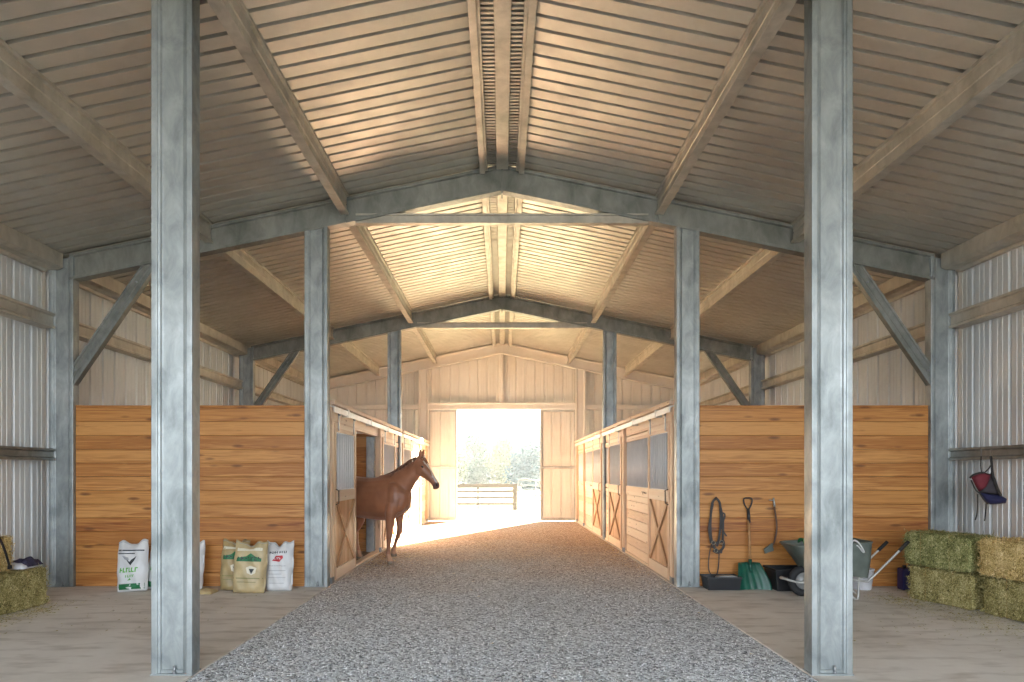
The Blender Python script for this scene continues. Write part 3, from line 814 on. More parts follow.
    for sy in (-1, 1):
        e = MB(); e.ball(H(.115, .030, sy * .090) - Vector((0, 0, zmin)), (.021, .015, .019)); e.build('eye', M['eye'], t, local=True)
        n = MB(); n.ball(H(.505, .030, sy * .052) - Vector((0, 0, zmin)), (.012, .006, .016)); n.build('nostril', M['eye'], t, local=True)
    # mane: locks along the crest, falling to the far and near side; forelock
    rnd = random.Random(3)
    mn = MB()
    crest = [(-.03, 1.515), (.03, 1.535), (.11, 1.565), (.20, 1.615), (.30, 1.675), (.40, 1.735), (.49, 1.79), (.56, 1.82), (.61, 1.82)]
    for i in range(len(crest) - 1):
        for k in range(9):
            f = k / 9; x = crest[i][0] * (1 - f) + crest[i + 1][0] * f; z = crest[i][1] * (1 - f) + crest[i + 1][1] * f - .022
            sy = -1 if rnd.random() < .25 else 1
            L = rnd.uniform(.09, .17)
            mn.tube([(x, 0, z - .02), (x - .008, sy * .03, z + .012), (x - .025, sy * .085, z - L * .45), (x - .035 + rnd.uniform(-.02, .02), sy * (.11 + .02 * (1.5 - z)), z - L)], [.010, .010, .007, .002], 6)
        mn.tube([(crest[i][0], 0, crest[i][1] - .012), (crest[i + 1][0], 0, crest[i + 1][1] - .012)], .02, 8)
    for k in range(7):
        y = (k - 3) * .012
        mn.tube([H(-.05, .09, y), H(-.01, .125, y * 1.2), H(.05, .118, y * 1.5), H(.10 + rnd.uniform(-.02, .03), .112, y * 1.6)], [.012, .012, .008, .002], 6)
    mn.build('mane', M['mane'], t, local=True)
    tl = MB()
    for k in range(46):
        a = rnd.uniform(0, 2 * PI); r = rnd.uniform(0, .05); L = rnd.uniform(.6, .85)
        y0, x0 = r * math.sin(a), r * .6 * math.cos(a)
        tl.tube([(-1.02, y0 * .4, 1.40 + x0 * .3), (-1.10 + x0, y0, 1.33), (-1.15 + x0, y0 * 1.4, 1.1), (-1.14 + x0 * 1.5, y0 * 1.6, 1.38 - L)], [.012, .018, .014, .003], 5)
    tl.build('tail', M['mane'], t, local=True)
    return t
horse()

# ------------------------------------------------------------------ hay bales
def m_hay(name, stops):
    m, nt, b = mat(name)
    t = nt.nodes.new('ShaderNodeTexCoord')
    n1 = N(nt, 'ShaderNodeTexNoise'); n1.inputs['Scale'].default_value = 1; n1.inputs['Detail'].default_value = 3; n1.inputs['Distortion'].default_value = 2.2
    mp = nt.nodes.new('ShaderNodeMapping'); mp.inputs['Scale'].default_value = (42, 20, 30); nt.links.new(t.outputs['Object'], mp.inputs[0]); nt.links.new(mp.outputs[0], n1.inputs['Vector'])
    n2 = N(nt, 'ShaderNodeTexNoise'); n2.inputs['Scale'].default_value = 6; nt.links.new(t.outputs['Object'], n2.inputs['Vector'])
    g = N(nt, 'ShaderNodeMath', operation='MULTIPLY_ADD'); g.inputs[1].default_value = .75; nt.links.new(n1.outputs[0], g.inputs[0])
    g2 = N(nt, 'ShaderNodeMath', operation='MULTIPLY'); g2.inputs[1].default_value = .25; nt.links.new(n2.outputs[0], g2.inputs[0]); nt.links.new(g2.outputs[0], g.inputs[2])
    r = ramp(nt, stops, g.outputs[0]); nt.links.new(r.outputs[0], b.inputs['Base Color']); b.inputs['Roughness'].default_value = .8
    bump(nt, b, n1.outputs[0], .8, .02)
    return m
M['hay_green'] = m_hay('green_meadow_hay', [(.34, (.04, .04, .01)), (.45, (.17, .18, .05)), (.54, (.34, .33, .12)), (.64, (.66, .60, .32))])
M['hay_gold'] = m_hay('golden_straw', [(.34, (.17, .10, .025)), (.45, (.50, .34, .11)), (.54, (.76, .57, .24)), (.64, (.98, .82, .48))])
M['hay_mix'] = m_hay('yellow_green_hay', [(.34, (.055, .045, .012)), (.45, (.24, .20, .06)), (.54, (.44, .37, .14)), (.64, (.76, .66, .37))])
M['twine'] = flat('baling_twine', (.50, .32, .12), .8)
def bale(label, c, rz, L, W, H, m, group=None, seed=0, tilt=None):
    t = thing('hay_bale', label, 'hay bale', c, rz, group)
    if tilt is not None: t.rotation_euler = (*tilt, rz)
    rnd = random.Random(seed)
    nx, ny, nz = 22, 11, 10
    bm = bmesh.new(); bmesh.ops.create_cube(bm, size=1)
    bmesh.ops.subdivide_edges(bm, edges=bm.edges, cuts=11, use_grid_fill=True)
    for v in bm.verts:
        p = v.co.copy()
        # rounded box
        q = Vector((p.x * L, p.y * W, p.z * H))
        r = .035
        inn = Vector((max(-L / 2 + r, min(L / 2 - r, q.x)), max(-W / 2 + r, min(W / 2 - r, q.y)), max(-H / 2 + r, min(H / 2 - r, q.z))))
        d = q - inn
        if d.length > 1e-6: q = inn + d.normalized() * min(d.length, r)
        s = 1.0
        nn = noise.noise_vector(q * 9 + Vector((seed * 7, 0, 0))) * .012 + noise.noise_vector(q * 24 + Vector((seed * 3, 4, 0))) * .006
        q += nn
        for xx in (-L * .22, L * .22):       # bitten in under the twine
            if abs(q.x - xx) < .03: q.y *= .975; q.z *= .975
        q.z = max(q.z, -H / 2)
        v.co = q + Vector((0, 0, H / 2))
    me = bpy.data.meshes.new('hay_block'); bm.to_mesh(me); bm.free(); me.materials.append(m)
    o = bpy.data.objects.new('hay_block', me); C.objects.link(o); o.parent = t
    # loose stalks sticking out of every face
    mb = MB()
    for k in range(int(2600 * (L * H * 2 + W * H * 2 + L * W) / 1.6)):
        f = rnd.random(); u, v = rnd.uniform(-.5, .5), rnd.uniform(-.5, .5)
        if f < .36: p = Vector((u * L, -W / 2, v * H)); n = Vector((0, -1, 0))
        elif f < .5: p = Vector((u * L, W / 2, v * H)); n = Vector((0, 1, 0))
        elif f < .64: p = Vector((-L / 2, u * W, v * H)); n = Vector((-1, 0, 0))
        elif f < .78: p = Vector((L / 2, u * W, v * H)); n = Vector((1, 0, 0))
        else: p = Vector((u * L, v * W, H / 2)); n = Vector((0, 0, 1))
        a = Vector((rnd.gauss(0, 1), rnd.gauss(0, 1), rnd.gauss(0, 1))); a = (a - n * a.dot(n)).normalized()
        ln = rnd.uniform(.03, .09); w = rnd.uniform(.002, .004)
        s = a.cross(n) * w
        p = p * .985
        e1 = p + a * ln * .5 + n * rnd.uniform(.008, .02); e2 = p + a * ln + n * rnd.uniform(-.004, .022)
        if p.z < -H / 2 + .012: continue
        e1.z = max(e1.z, -H / 2 + .004); e2.z = max(e2.z, -H / 2 + .004)
        off = Vector((0, 0, H / 2))
        mb.add([p - s + off, p + s + off, e1 + s + off, e1 - s + off, e2 + off], [(0, 1, 2, 3), (3, 2, 4)])
    st = mb.build('loose_stalks', m, t, local=True); st['kind'] = 'stuff'
    for xx in (-L * .22, L * .22):
        tw = MB(); a, b_ = W / 2 * .985 + .004, H / 2 * .985 + .004
        tw.tube([(xx, -a, H / 2 - b_ + .012), (xx, -a, H / 2 + b_), (xx, a, H / 2 + b_), (xx, a, H / 2 - b_ + .012)], .003, 5, closed=True)
        tw.build('twine', M['twine'], t, local=True)
    return t
def edge_bale(label, p0, p1, W, H, z, m, seed):
    """bale whose aisle side runs on the floor from p0 to p1 (right-hand stack)"""
    d = Vector((p1[0] - p0[0], p1[1] - p0[1])); L = d.length - .015; d.normalize(); n = Vector((-d.y, d.x))
    c = Vector(((p0[0] + p1[0]) / 2, (p0[1] + p1[1]) / 2)) + n * W / 2
    return bale(label, (c.x, c.y, z), math.atan2(d.y, d.x), L, W, H, m, None, seed)
edge_bale('dull green hay bale at the floor beside the plank partition, bottom of its stack', (4.99, 7.86), (5.22, 7.10), .46, .405, .014, M['hay_mix'], 1)
edge_bale('green hay bale on top of the stack nearest the plank partition', (4.95, 7.90), (5.20, 7.12), .46, .405, .430, M['hay_green'], 2)
edge_bale('dull green hay bale at the floor in the right foreground, under golden straw', (5.25, 7.00), (5.42, 6.00), .46, .405, .014, M['hay_mix'], 3)
edge_bale('golden straw bale on top of the stack at the right edge', (5.23, 7.03), (5.42, 6.02), .46, .405, .430, M['hay_gold'], 4)
bale('single green hay bale on the floor against the left wall', (-5.60, 7.02, .014), math.radians(85), 1.0, .47, .44, M['hay_mix'], None, 5)
b = bale('tan bale section standing upright on the single left hay bale', (-5.64, 7.00, .462), math.radians(90), .30, .34, .38, M['hay_gold'], None, 6)
sd_ = thing('strap', 'black strap lying over the tan bale section at left', 'strap', (-5.6, 6.95, .8))
mb = MB()
pp = [(-5.60, 6.93, .858), (-5.50, 6.94, .858), (-5.462, 6.95, .845), (-5.445, 6.97, .78), (-5.44, 7.01, .68), (-5.44, 7.05, .57), (-5.44, 7.07, .51)]
ribbon(mb, pp, .035, .004, Vector((1, 0, .3)).normalized())
mb.box(-5.445, -5.43, 7.045, 7.095, .49, .53)
M['black'] = flat('black_webbing', (.02, .02, .022), .6, 0, .2)
mb.build('webbing', M['black'], sd_)

# folded cloth on the left bale
M['cloth_dark'] = flat('dark_plaid_cloth', (.035, .03, .06), .9, 0, .5, 30)
M['cloth_white'] = flat('white_cloth', (.60, .60, .62), .9, 0, .08, 12)
t = thing('folded_blanket', 'crumpled dark and white cloth on the left hay bale', 'blanket', (-5.55, 7.36, .462))
def cloth(nm, m, cx, cy, z0, sx_, sy_, h, seed):
    n = 14; mb = MB(); g = []
    for i in range(n + 1):
        for j in range(n + 1):
            u, v = i / n * 2 - 1, j / n * 2 - 1
            e = max(0, 1 - max(abs(u), abs(v)) ** 4)
            q = noise.noise(Vector((u * 2.4, v * 2.4, seed))) * .5 + .8
            g.append(Vector((cx + u * sx_ * (1 + .08 * noise.noise(Vector((v * 2, seed, 0)))), cy + v * sy_, z0 + e * h * q)))
    fs = [(i * (n + 1) + j, i * (n + 1) + j + 1, (i + 1) * (n + 1) + j + 1, (i + 1) * (n + 1) + j) for i in range(n) for j in range(n)]
    mb.add(g, fs, 0, True)
    o = mb.build(nm, m, t); s_ = o.modifiers.new('solid', 'SOLIDIFY'); s_.thickness = .006; s_.offset = 1
cloth('white_layer', M['cloth_white'], -5.52, 7.32, .466, .14, .13, .07, 1)
cloth('dark_layer', M['cloth_dark'], -5.50, 7.38, .482, .12, .12, .09, 4)

# loose straw strewn on the floor
def strewn(nm, label, spots, m, z=.014, seed=1):
    rnd = random.Random(seed); mb = MB()
    for (cx, cy, rx, ry, n) in spots:
        for k in range(n):
            x = cx + rnd.gauss(0, .5) * rx; y = cy + rnd.gauss(0, .5) * ry
            zz = z if abs(x) > 2.36 else .002
            a = rnd.uniform(0, PI); L = rnd.uniform(.015, .05); w = rnd.uniform(.001, .002)
            d = Vector((math.cos(a), math.sin(a), 0)); s = Vector((-d.y, d.x, 0)) * w; p = Vector((x, y, zz + rnd.uniform(0, .006)))
            mb.add([p - s, p + s, p + d * L + s + Vector((0, 0, rnd.uniform(0, .008))), p + d * L - s], [(0, 1, 2, 3)])
    o = mb.build(nm, m); return tag(o, label, 'straw', kind='stuff')
strewn('loose_straw', 'loose straw scattered on concrete around the hay bales', [(5.0, 6.9, .5, 1.3, 900), (4.8, 7.7, .3, .4, 350), (-5.2, 7.0, .25, .7, 450), (4.2, 6.4, 1.2, 1.2, 120), (-4, 7, 1.5, 1.5, 90)], M['hay_mix'])
strewn('stall_shavings', 'bits of straw tracked out along the stall doors', [(-2.1, 11.4, .5, 1.4, 500), (-2.2, 14, .25, 3, 400), (2.2, 13, .25, 4, 500), (0, 14, 2.4, 5, 700)], M['hay_gold'], seed=3)

# ------------------------------------------------------------------ feed bags
M['bag_white'] = flat('white_woven_bag', (.66, .66, .66), .45, 0, .06, 9, .3)
M['bag_brown'] = flat('tan_paper_bag', (.38, .28, .13), .4, 0, .2, 7, .3)
M['bag_tan'] = flat('light_tan_bag', (.50, .39, .21), .4, 0, .18, 7, .3)
M['p_green'] = flat('green_print', (.10, .40, .05), .5)
M['p_dgreen'] = flat('dark_green_print', (.02, .16, .06), .5)
M['p_black'] = flat('black_print', (.03, .035, .04), .5)
M['p_red'] = flat('red_print', (.50, .03, .04), .5)
M['p_grey'] = flat('grey_print', (.35, .36, .38), .5)
M['p_cream'] = flat('cream_print', (.75, .70, .55), .5)
M['p_olive'] = flat('olive_print', (.24, .22, .08), .5)
def feed_bag(label, x, y, w, h, m, prints, lean=0.12, roll=0.0, seed=0, yaw=0.0):
    t = thing('feed_bag', label, 'feed bag', (x, y, .014))
    t.rotation_euler = (-lean, roll, yaw)
    th = .085
    def surf(u, v, s):          # u -1..1, v 0..1, s=-1 front
        pinch = min(1, (v + .02) / .10) ** .5 * (min(1, (1 - v) / .20) ** .8)
        top = max(0, (v - .80) / .20)
        bulge = (max(0, 1 - abs(u) ** 3.2)) ** .6
        ww = w / 2 * (1 + .05 * math.sin(PI * v) - .0 * top + .018 * math.sin(v * 17 + seed))
        notch = -.06 * top * math.exp(-((u - .1 * math.sin(seed)) / .38) ** 2) + .012 * top * math.sin(u * 9 + seed)
        wr = .006 * math.sin(u * 7 + v * 13 + seed) * bulge + .010 * noise.noise(Vector((u * 2.5, v * 5, seed * 3.1)))
        d = s * (th * bulge * pinch * (1.12 - .35 * v) + wr * (0.3 + pinch) * 1.1 + .003) + .016 * top * math.sin(u * 5 + seed * 2)
        return Vector((u * ww, d, .005 + v * h + notch))
    nu, nv = 22, 26; mb = MB(); vs = []
    for s in (-1, 1):
        for j in range(nv + 1):
            for i in range(nu + 1): vs.append(surf(i / nu * 2 - 1, j / nv, s))
    fs = []; K = (nu + 1) * (nv + 1)
    for s in (0, 1):
        for j in range(nv):
            for i in range(nu):
                a = s * K + j * (nu + 1) + i; fs.append((a, a + 1, a + nu + 2, a + nu + 1))
    for j in range(nv):
        for i in (0, nu):
            a = j * (nu + 1) + i; fs.append((a, a + nu + 1, K + a + nu + 1, K + a))
    for i in range(nu):
        for j in (0, nv):
            a = j * (nu + 1) + i; fs.append((a, a + 1, K + a + 1, K + a))
    mb.add(vs, fs, 0, True); sk_ = mb.build('sack', m, t, local=True)
    def decal(nm, mm, poly, k=1):
        # poly in (u, v); fan-subdivided patch lying on the bag's front
        bm = bmesh.new(); vv = [bm.verts.new((a, b_, 0)) for a, b_ in poly]; bm.faces.new(vv)
        bmesh.ops.triangulate(bm, faces=bm.faces)
        for _ in range(3): bmesh.ops.subdivide_edges(bm, edges=[e for e in bm.edges if e.calc_length() > .07], cuts=1); bmesh.ops.triangulate(bm, faces=bm.faces)
        for v in bm.verts:
            p = surf(v.co.x, v.co.y, -1); v.co = p + Vector((0, -.0025 * k, 0))
        me = bpy.data.meshes.new(nm); bm.to_mesh(me); bm.free(); me.materials.append(mm)
        o = bpy.data.objects.new(nm, me); C.objects.link(o); o.parent = sk_
        so = o.modifiers.new('solid', 'SOLIDIFY'); so.thickness = .001
    for pr_ in prints: decal(*pr_)
    seam = MB(); seam.tube([surf(u / 10 - 1, .965, -1) + Vector((0, -.003, 0)) for u in range(21)], .0025, 5); seam.build('stitching', M['p_grey'], sk_, local=True)
    return t
def R_(u0, u1, v0, v1, sk=0.0): return [(u0, v0), (u1, v0 + sk), (u1, v1 + sk), (u0, v1)]
def letters(nm, m, u0, u1, v0, v1, n, sk=0.0):
    """a printed word too small to read in the photograph, as a row of separate strokes"""
    out = []; rnd = random.Random(n * 7 + int(v0 * 100)); w = (u1 - u0) / n
    for i in range(n):
        a = u0 + i * w; s = sk * (i / n)
        out.append((nm, m, [(a, v0 + s), (a + w * .36, v0 + s), (a + w * .42, v1 + s), (a + w * .06, v1 + s)]))
        if rnd.random() < .8:
            zz = rnd.choice((v0, (v0 + v1) / 2 - (v1 - v0) * .1, v1 - (v1 - v0) * .25))
            out.append((nm, m, R_(a + w * .3, a + w * .85, zz + s, zz + (v1 - v0) * .25 + s), 1.3))
    return out
white_green = [('bottom_band', M['p_dgreen'], R_(-.93, .93, .04, .15)), ('top_line', M['p_black'], R_(-.85, .85, .80, .825, -.03)), ('top_line', M['p_black'], R_(-.85, .3, .74, .76, -.02)),
    ('emblem', M['p_black'], [(-.32, .66), (.10, .50), (.42, .68), (.12, .62), (.02, .57)]), ('emblem', M['p_grey'], [(-.5, .70), (-.1, .66), (-.02, .60), (-.3, .62)]),
    *letters('lettering', M['p_green'], -.62, .55, .37, .46, 6), *letters('lettering', M['p_green'], -.25, .35, .27, .32, 5), ('leaf_mark', M['p_green'], [(-.1, .21), (.12, .22), (.05, .26)])]
feed_bag('white feed bag with green print and dark green bottom band left of the near column', -4.85, 8.40, .38, .66, M['bag_white'], white_green, .16, -.07, 1)
feed_bag('white feed bag whose left edge shows behind the green-printed bag', -4.58, 8.56, .34, .66, M['bag_white'], white_green, .14, .05, 2)
brown = [('top_panel', M['p_cream'], R_(-.8, .75, .80, .86, .01)), ('logo_shape', M['p_dgreen'], [(-.75, .60), (.7, .60), (.72, .66), (.35, .70), (.1, .76), (-.2, .70), (-.72, .67)]),
    *letters('lettering', M['p_black'], -.7, .7, .62, .69, 7), ('badge', M['p_cream'], [(-.15, .48), (.1, .52), (.5, .48), (.45, .38), (.2, .34), (-.05, .38)], .8), ('badge_mark', M['p_black'], [(.02, .46), (.36, .46), (.2, .36)], 1.4),
    ('stripe', M['p_olive'], R_(-.88, .88, .27, .29)), ('stripe', M['p_olive'], R_(-.6, .5, .20, .215))]
feed_bag('brown feed bag with dark green logo standing left of its twin', -3.56, 8.50, .36, .66, M['bag_brown'], brown, .14, .0, 3)
feed_bag('brown feed bag with cream badge between its twin and the white bag', -3.29, 8.31, .40, .66, M['bag_tan'], brown, .12, .03, 4, .05)
red = [*letters('lettering', M['p_black'], -.70, .70, .74, .785, 9, .02), ('logo_shape', M['p_red'], [(-.45, .60), (.1, .58), (.35, .66), (.3, .71), (-.2, .70)]), *letters('lettering', M['bag_white'], -.35, .25, .625, .67, 4),
    *letters('small_print', M['p_grey'], -.6, .6, .49, .51, 11), ('rule_line', M['p_grey'], R_(-.7, .6, .40, .41)), ('rule_line', M['p_grey'], R_(-.7, .3, .33, .34)), ('rule_line', M['p_grey'], R_(-.7, .6, .26, .268)), ('rule_line', M['p_grey'], R_(-.6, .5, .15, .158))]
feed_bag('white feed bag with red logo at the right end of the row', -2.95, 8.46, .34, .64, M['bag_white'], red, .12, .0, 5)
feed_bag('white feed bag of which only a right sliver shows past the near left column', -4.17, 8.52, .34, .64, M['bag_white'], red, .12, .02, 6)
# flat sack lying by the column
t = thing('empty_sack', 'flat folded tan sack lying between near column and brown bags', 'sack', (-3.86, 8.30, .012))
mb = MB(); n = 10; g = [Vector((-3.86 + (i / n * 2 - 1) * .13, 8.32 + (j / n * 2 - 1) * .12, .016 + .05 * max(0, 1 - max(abs(i / n * 2 - 1), abs(j / n * 2 - 1)) ** 3) * (1 + .5 * noise.noise(Vector((i * .5, j * .5, 2)))))) for i in range(n + 1) for j in range(n + 1)]
mb.add(g, [(i * (n + 1) + j, i * (n + 1) + j + 1, (i + 1) * (n + 1) + j + 1, (i + 1) * (n + 1) + j) for i in range(n) for j in range(n)], 0, True)
mb.build('folded_paper', M['bag_tan'], t)

# ------------------------------------------------------------------ tools and wheelbarrow on the right
M['leather'] = flat('black_leather', (.022, .017, .015), .45, 0, .3, 20)
M['brass'] = flat('dull_buckle_metal', (.35, .30, .22), .4, .8)
M['black_plastic'] = flat('black_plastic', (.022, .023, .026), .4, 0, .15)
M['green_plastic'] = flat('green_scoop_plastic', (.010, .085, .055), .35, 0, .25, 8)
M['tool_wood'] = flat('worn_handle_wood', (.42, .22, .09), .5, 0, .25, 12)
M['dark_wood'] = flat('dark_handle_wood', (.10, .05, .03), .5, 0, .25, 12)
M['tray'] = flat('green_grey_barrow_metal', (.17, .20, .18), .45, .3, .2, 6)
M['rubber'] = flat('tyre_rubber', (.018, .018, .019), .75, 0, .2)
M['grip'] = flat('black_grip_rubber', (.02, .02, .02), .7)
M['frame_metal'] = flat('pale_frame_tube', (.50, .49, .46), .4, .5, .12)
M['bucket'] = flat('white_bucket_plastic', (.66, .66, .68), .4)
M['navy'] = flat('navy_plastic', (.018, .016, .10), .4)
M['hubm'] = flat('grey_wheel_hub', (.30, .30, .29), .5, .4)
M['red_cloth'] = flat('maroon_fabric', (.16, .02, .03), .85)
M['navy_cloth'] = flat('navy_fabric', (.015, .015, .06), .85)
M['mesh_cloth'] = flat('dark_mesh_fabric', (.055, .045, .05), .9)
YW = 8.84
S8 = 8.8 / 640
def P(px_, py_, y=8.8): return Vector(((px_ - 502) * y / 640, y, 1.55 - (py_ - 473) * y / 640))

# bridle hanging
t = thing('bridle', 'black leather bridle and reins hanging on the plank partition', 'bridle', P(716, 497))
hk = MB(); hk.tube([P(716, 499, 8.838), P(716, 498, 8.76), P(716, 496.5, 8.75)], .009, 8); hk.build('peg', M['dark_wood'], t)
def smooth_pts(pts, n=4):
    out = []; pts = [Vector(p) for p in pts]
    for i in range(len(pts) - 1):
        p0, p1, p2, p3 = pts[max(i - 1, 0)], pts[i], pts[i + 1], pts[min(i + 2, len(pts) - 1)]
        for k in range(n):
            u = k / n
            out.append(.5 * ((2 * p1) + (p2 - p0) * u + (2 * p0 - 5 * p1 + 4 * p2 - p3) * u * u + (3 * p1 - p0 - 3 * p2 + p3) * u ** 3))
    out.append(pts[-1]); return out
def strap(nm, px_list, w, m=None, y=8.79, r=None):
    mb = MB(); pts = smooth_pts([P(a, b, y) for a, b in px_list])
    if r: mb.tube(pts, r, 7)
    else: ribbon(mb, pts, w)
    return mb.build(nm, m or M['leather'], t)
strap('headstall', [(716, 497.5), (712.5, 502), (711, 512), (710.5, 526), (711.5, 538), (714.5, 546)], .03)
strap('headstall', [(716, 497.5), (719.5, 502), (720.5, 512), (720.5, 524), (719, 536), (717, 545)], .03)
strap('cheek_piece', [(713, 503), (709.5, 522), (709, 530), (711, 542)], .024, y=8.78)
strap('cheek_piece', [(720, 505), (722, 514), (723, 524), (722.5, 540)], .028, y=8.78)
strap('throat_latch', [(722, 512), (724.5, 513.5), (724, 518), (721.5, 524), (723, 530), (726.5, 535)], .02, y=8.775)
strap('noseband', [(711, 538), (714, 542), (719, 541), (723, 540), (723, 546), (718, 551), (713, 549)], .034, y=8.77)
strap('browband', [(713, 545), (717, 549), (722, 551)], .03, y=8.765)
strap('rein', [(711.5, 543), (709.5, 552), (708.5, 563), (709.5, 570), (713, 574.5), (717, 571.5), (718.5, 563), (719, 550)], .014, y=8.78)
for a, b in ((713.5, 541.5), (721.5, 541), (716, 549)):
    q = MB(); c = P(a, b, 8.755); q.tube([c + Vector((math.cos(k * PI / 6) * .026, 0, math.sin(k * PI / 6) * .026)) for k in range(12)], .004, 6, closed=True); q.build('bit_ring', M['brass'], t)

# shovel
t = thing('scoop_shovel', 'green plastic scoop shovel leaning on the partition', 'shovel', P(754, 590))
mb = MB(); mb.tube([P(748.5, 513, 8.80), P(750.3, 562, 8.72)], .016, 10); mb.build('shaft', M['tool_wood'], t)
mb = MB(); mb.tube([P(748.2, 508, 8.80), P(749.2, 522, 8.79)], [.020, .021], 10); mb.build('ferrule', M['black_plastic'], t)
mb = MB(); mb.tube(smooth_pts([P(748.2, 510, 8.80), P(744.8, 504, 8.80), P(744, 498.5, 8.80), P(748, 497.5, 8.80), P(752, 498.5, 8.80), P(751.3, 504, 8.80), P(748.2, 510, 8.80)], 3), .010, 8); mb.build('d_grip', M['black_plastic'], t)
mb = MB(); n = 16; m_ = 12; g = []
for j in range(m_ + 1):
    v = j / m_; zpx = 561.5 + v * 28; hw = (10.5 + 5.5 * min(1, v * 1.6)) * 1.0
    for i in range(n + 1):
        u = i / n * 2 - 1
        yy = 8.70 - .10 * v - .045 * (abs(u) ** 3) * 1.3 + .05 * (1 - v) ** 3 - .010 * math.cos(u * PI * 5) * .6
        xx = (753.5 - 3 * (1 - v) - 502 + u * hw) * 8.65 / 640
        g.append(Vector((xx, yy, 1.55 - (zpx - 473) * 8.65 / 640)))
mb.add(g, [(j * (n + 1) + i, j * (n + 1) + i + 1, (j + 1) * (n + 1) + i + 1, (j + 1) * (n + 1) + i) for j in range(m_) for i in range(n)], 0, True)
o = mb.build('scoop_blade', M['green_plastic'], t); so = o.modifiers.new('solid', 'SOLIDIFY'); so.thickness = .006
mb = MB(); mb.tube([P(750, 558, 8.72), P(751, 570, 8.67)], [.026, .014], 10); mb.build('socket', M['green_plastic'], t)

# hanging long-handled brush / scraper
t = thing('hanging_scraper', 'curved dark-handled scraper hanging right of the shovel', 'scraper', P(772, 497))
mb = MB(); mb.tube(smooth_pts([P(773.5, 500, 8.79), P(774.5, 508, 8.785), P(776.3, 520, 8.78), P(776.5, 530, 8.78), P(774, 541, 8.78), P(771.5, 545, 8.775)]), .012, 8); mb.build('handle', M['dark_wood'], t)
mb = MB(); mb.tube([P(774.6, 506, 8.784), P(773.4, 497.5, 8.79)], [.016, .011], 8); mb.tube([P(769, 499.5, 8.80), P(774, 500, 8.79)], .006, 6); mb.build('hanging_collar', M['frame_metal'], t)
mb = MB(); mb.tube([P(773.3, 499, 8.84), P(773.3, 498.5, 8.77)], .006, 6); mb.build('nail', M['bolt'], t)
mb = MB()
a, b_, c_, d_ = P(771.5, 541.5, 8.78), P(773, 549, 8.78), P(764.5, 552, 8.78), P(763.5, 547.5, 8.78)
o_ = Vector((0, -.03, 0)); mb.add([a, b_, c_, d_, a + o_, b_ + o_, c_ + o_, d_ + o_], [(0, 1, 2, 3), (4, 5, 6, 7), (0, 1, 5, 4), (1, 2, 6, 5), (2, 3, 7, 6), (3, 0, 4, 7)])
mb.build('scraper_head', M['tray'], t, bevel=.004)

# black bin
t = thing('storage_tray', 'low black plastic tray on the floor under the bridle', 'tray', P(721, 590, 8.5))
def open_box(mb, x0, x1, y0, y1, z0, z1, w=.008, flare=.02):
    o = [(x0 + flare, y0 + flare, z0), (x1 - flare, y0 + flare, z0), (x1 - flare, y1 - flare, z0), (x0 + flare, y1 - flare, z0), (x0, y0, z1), (x1, y0, z1), (x1, y1, z1), (x0, y1, z1)]
    i_ = [(x0 + flare + w, y0 + flare + w, z0 + w), (x1 - flare - w, y0 + flare + w, z0 + w), (x1 - flare - w, y1 - flare - w, z0 + w), (x0 + flare + w, y1 - flare - w, z0 + w), (x0 + w, y0 + w, z1), (x1 - w, y0 + w, z1), (x1 - w, y1 - w, z1), (x0 + w, y1 - w, z1)]
    fs = [(0, 3, 2, 1), (0, 1, 5, 4), (1, 2, 6, 5), (2, 3, 7, 6), (3, 0, 4, 7), (8, 9, 10, 11), (8, 12, 13, 9), (9, 13, 14, 10), (10, 14, 15, 11), (11, 15, 12, 8), (4, 5, 13, 12), (5, 6, 14, 13), (6, 7, 15, 14), (7, 4, 12, 15)]
    mb.add(o + i_, fs)
xa, xb = (704 - 502) * 8.5 / 640, (738 - 502) * 8.5 / 640
mb = MB(); open_box(mb, xa, xb, 8.48, 8.76, .014, .185); mb.build('tub', M['black_plastic'], t, bevel=.003)
mb = MB(); mb.box(xa - .008, xb + .008, 8.47, 8.484, .165, .188); mb.box(xa - .008, xb + .008, 8.756, 8.77, .165, .188); mb.box(xa - .008, xa + .006, 8.484, 8.756, .165, .188); mb.box(xb - .006, xb + .008, 8.484, 8.756, .165, .188); mb.build('rim', M['black_plastic'], t, bevel=.003)
t2 = thing('grooming_brush', 'grey-backed brush resting inside the low black tray', 'brush', ((721 - 502) * 8.55 / 640, 8.6, .15))
mb = MB(); x = (723 - 502) * 8.6 / 640; mb.prism([(-.15, .150), (-.13, .185), (-.05, .198), (.08, .196), (.14, .18), (.15, .150)], 8.55, 8.63, lambda a, b, y: Vector((x + a, y, b))); mb.build('brush_back', M['hubm'], t2, bevel=.008)
mb = MB()
for i in range(24):
    for j in range(5): mb.tube([(x - .13 + i * .0115, 8.56 + j * .015, .151), (x - .13 + i * .0115, 8.56 + j * .015, .11)], .003, 4)
bb = mb.build('bristles', M['black_plastic'], t2); bb['kind'] = 'stuff'

# dark tub behind the barrow wheel
t = thing('feed_tub', 'dark rubber tub on the floor behind the wheelbarrow wheel', 'tub', P(784, 590, 8.6))
mb = MB(); open_box(mb, 3.60, 4.16, 8.40, 8.78, .014, .30, .012, .03); mb.build('tub_body', M['black_plastic'], t, bevel=.006)
mb = MB()
for (x0, x1, y0, y1) in ((3.59, 4.17, 8.385, 8.402), (3.59, 4.17, 8.778, 8.795), (3.585, 3.602, 8.39, 8.79), (4.158, 4.175, 8.39, 8.79)): mb.box(x0, x1, y0, y1, .28, .305)
mb.build('rim', M['rubber'], t, bevel=.003)

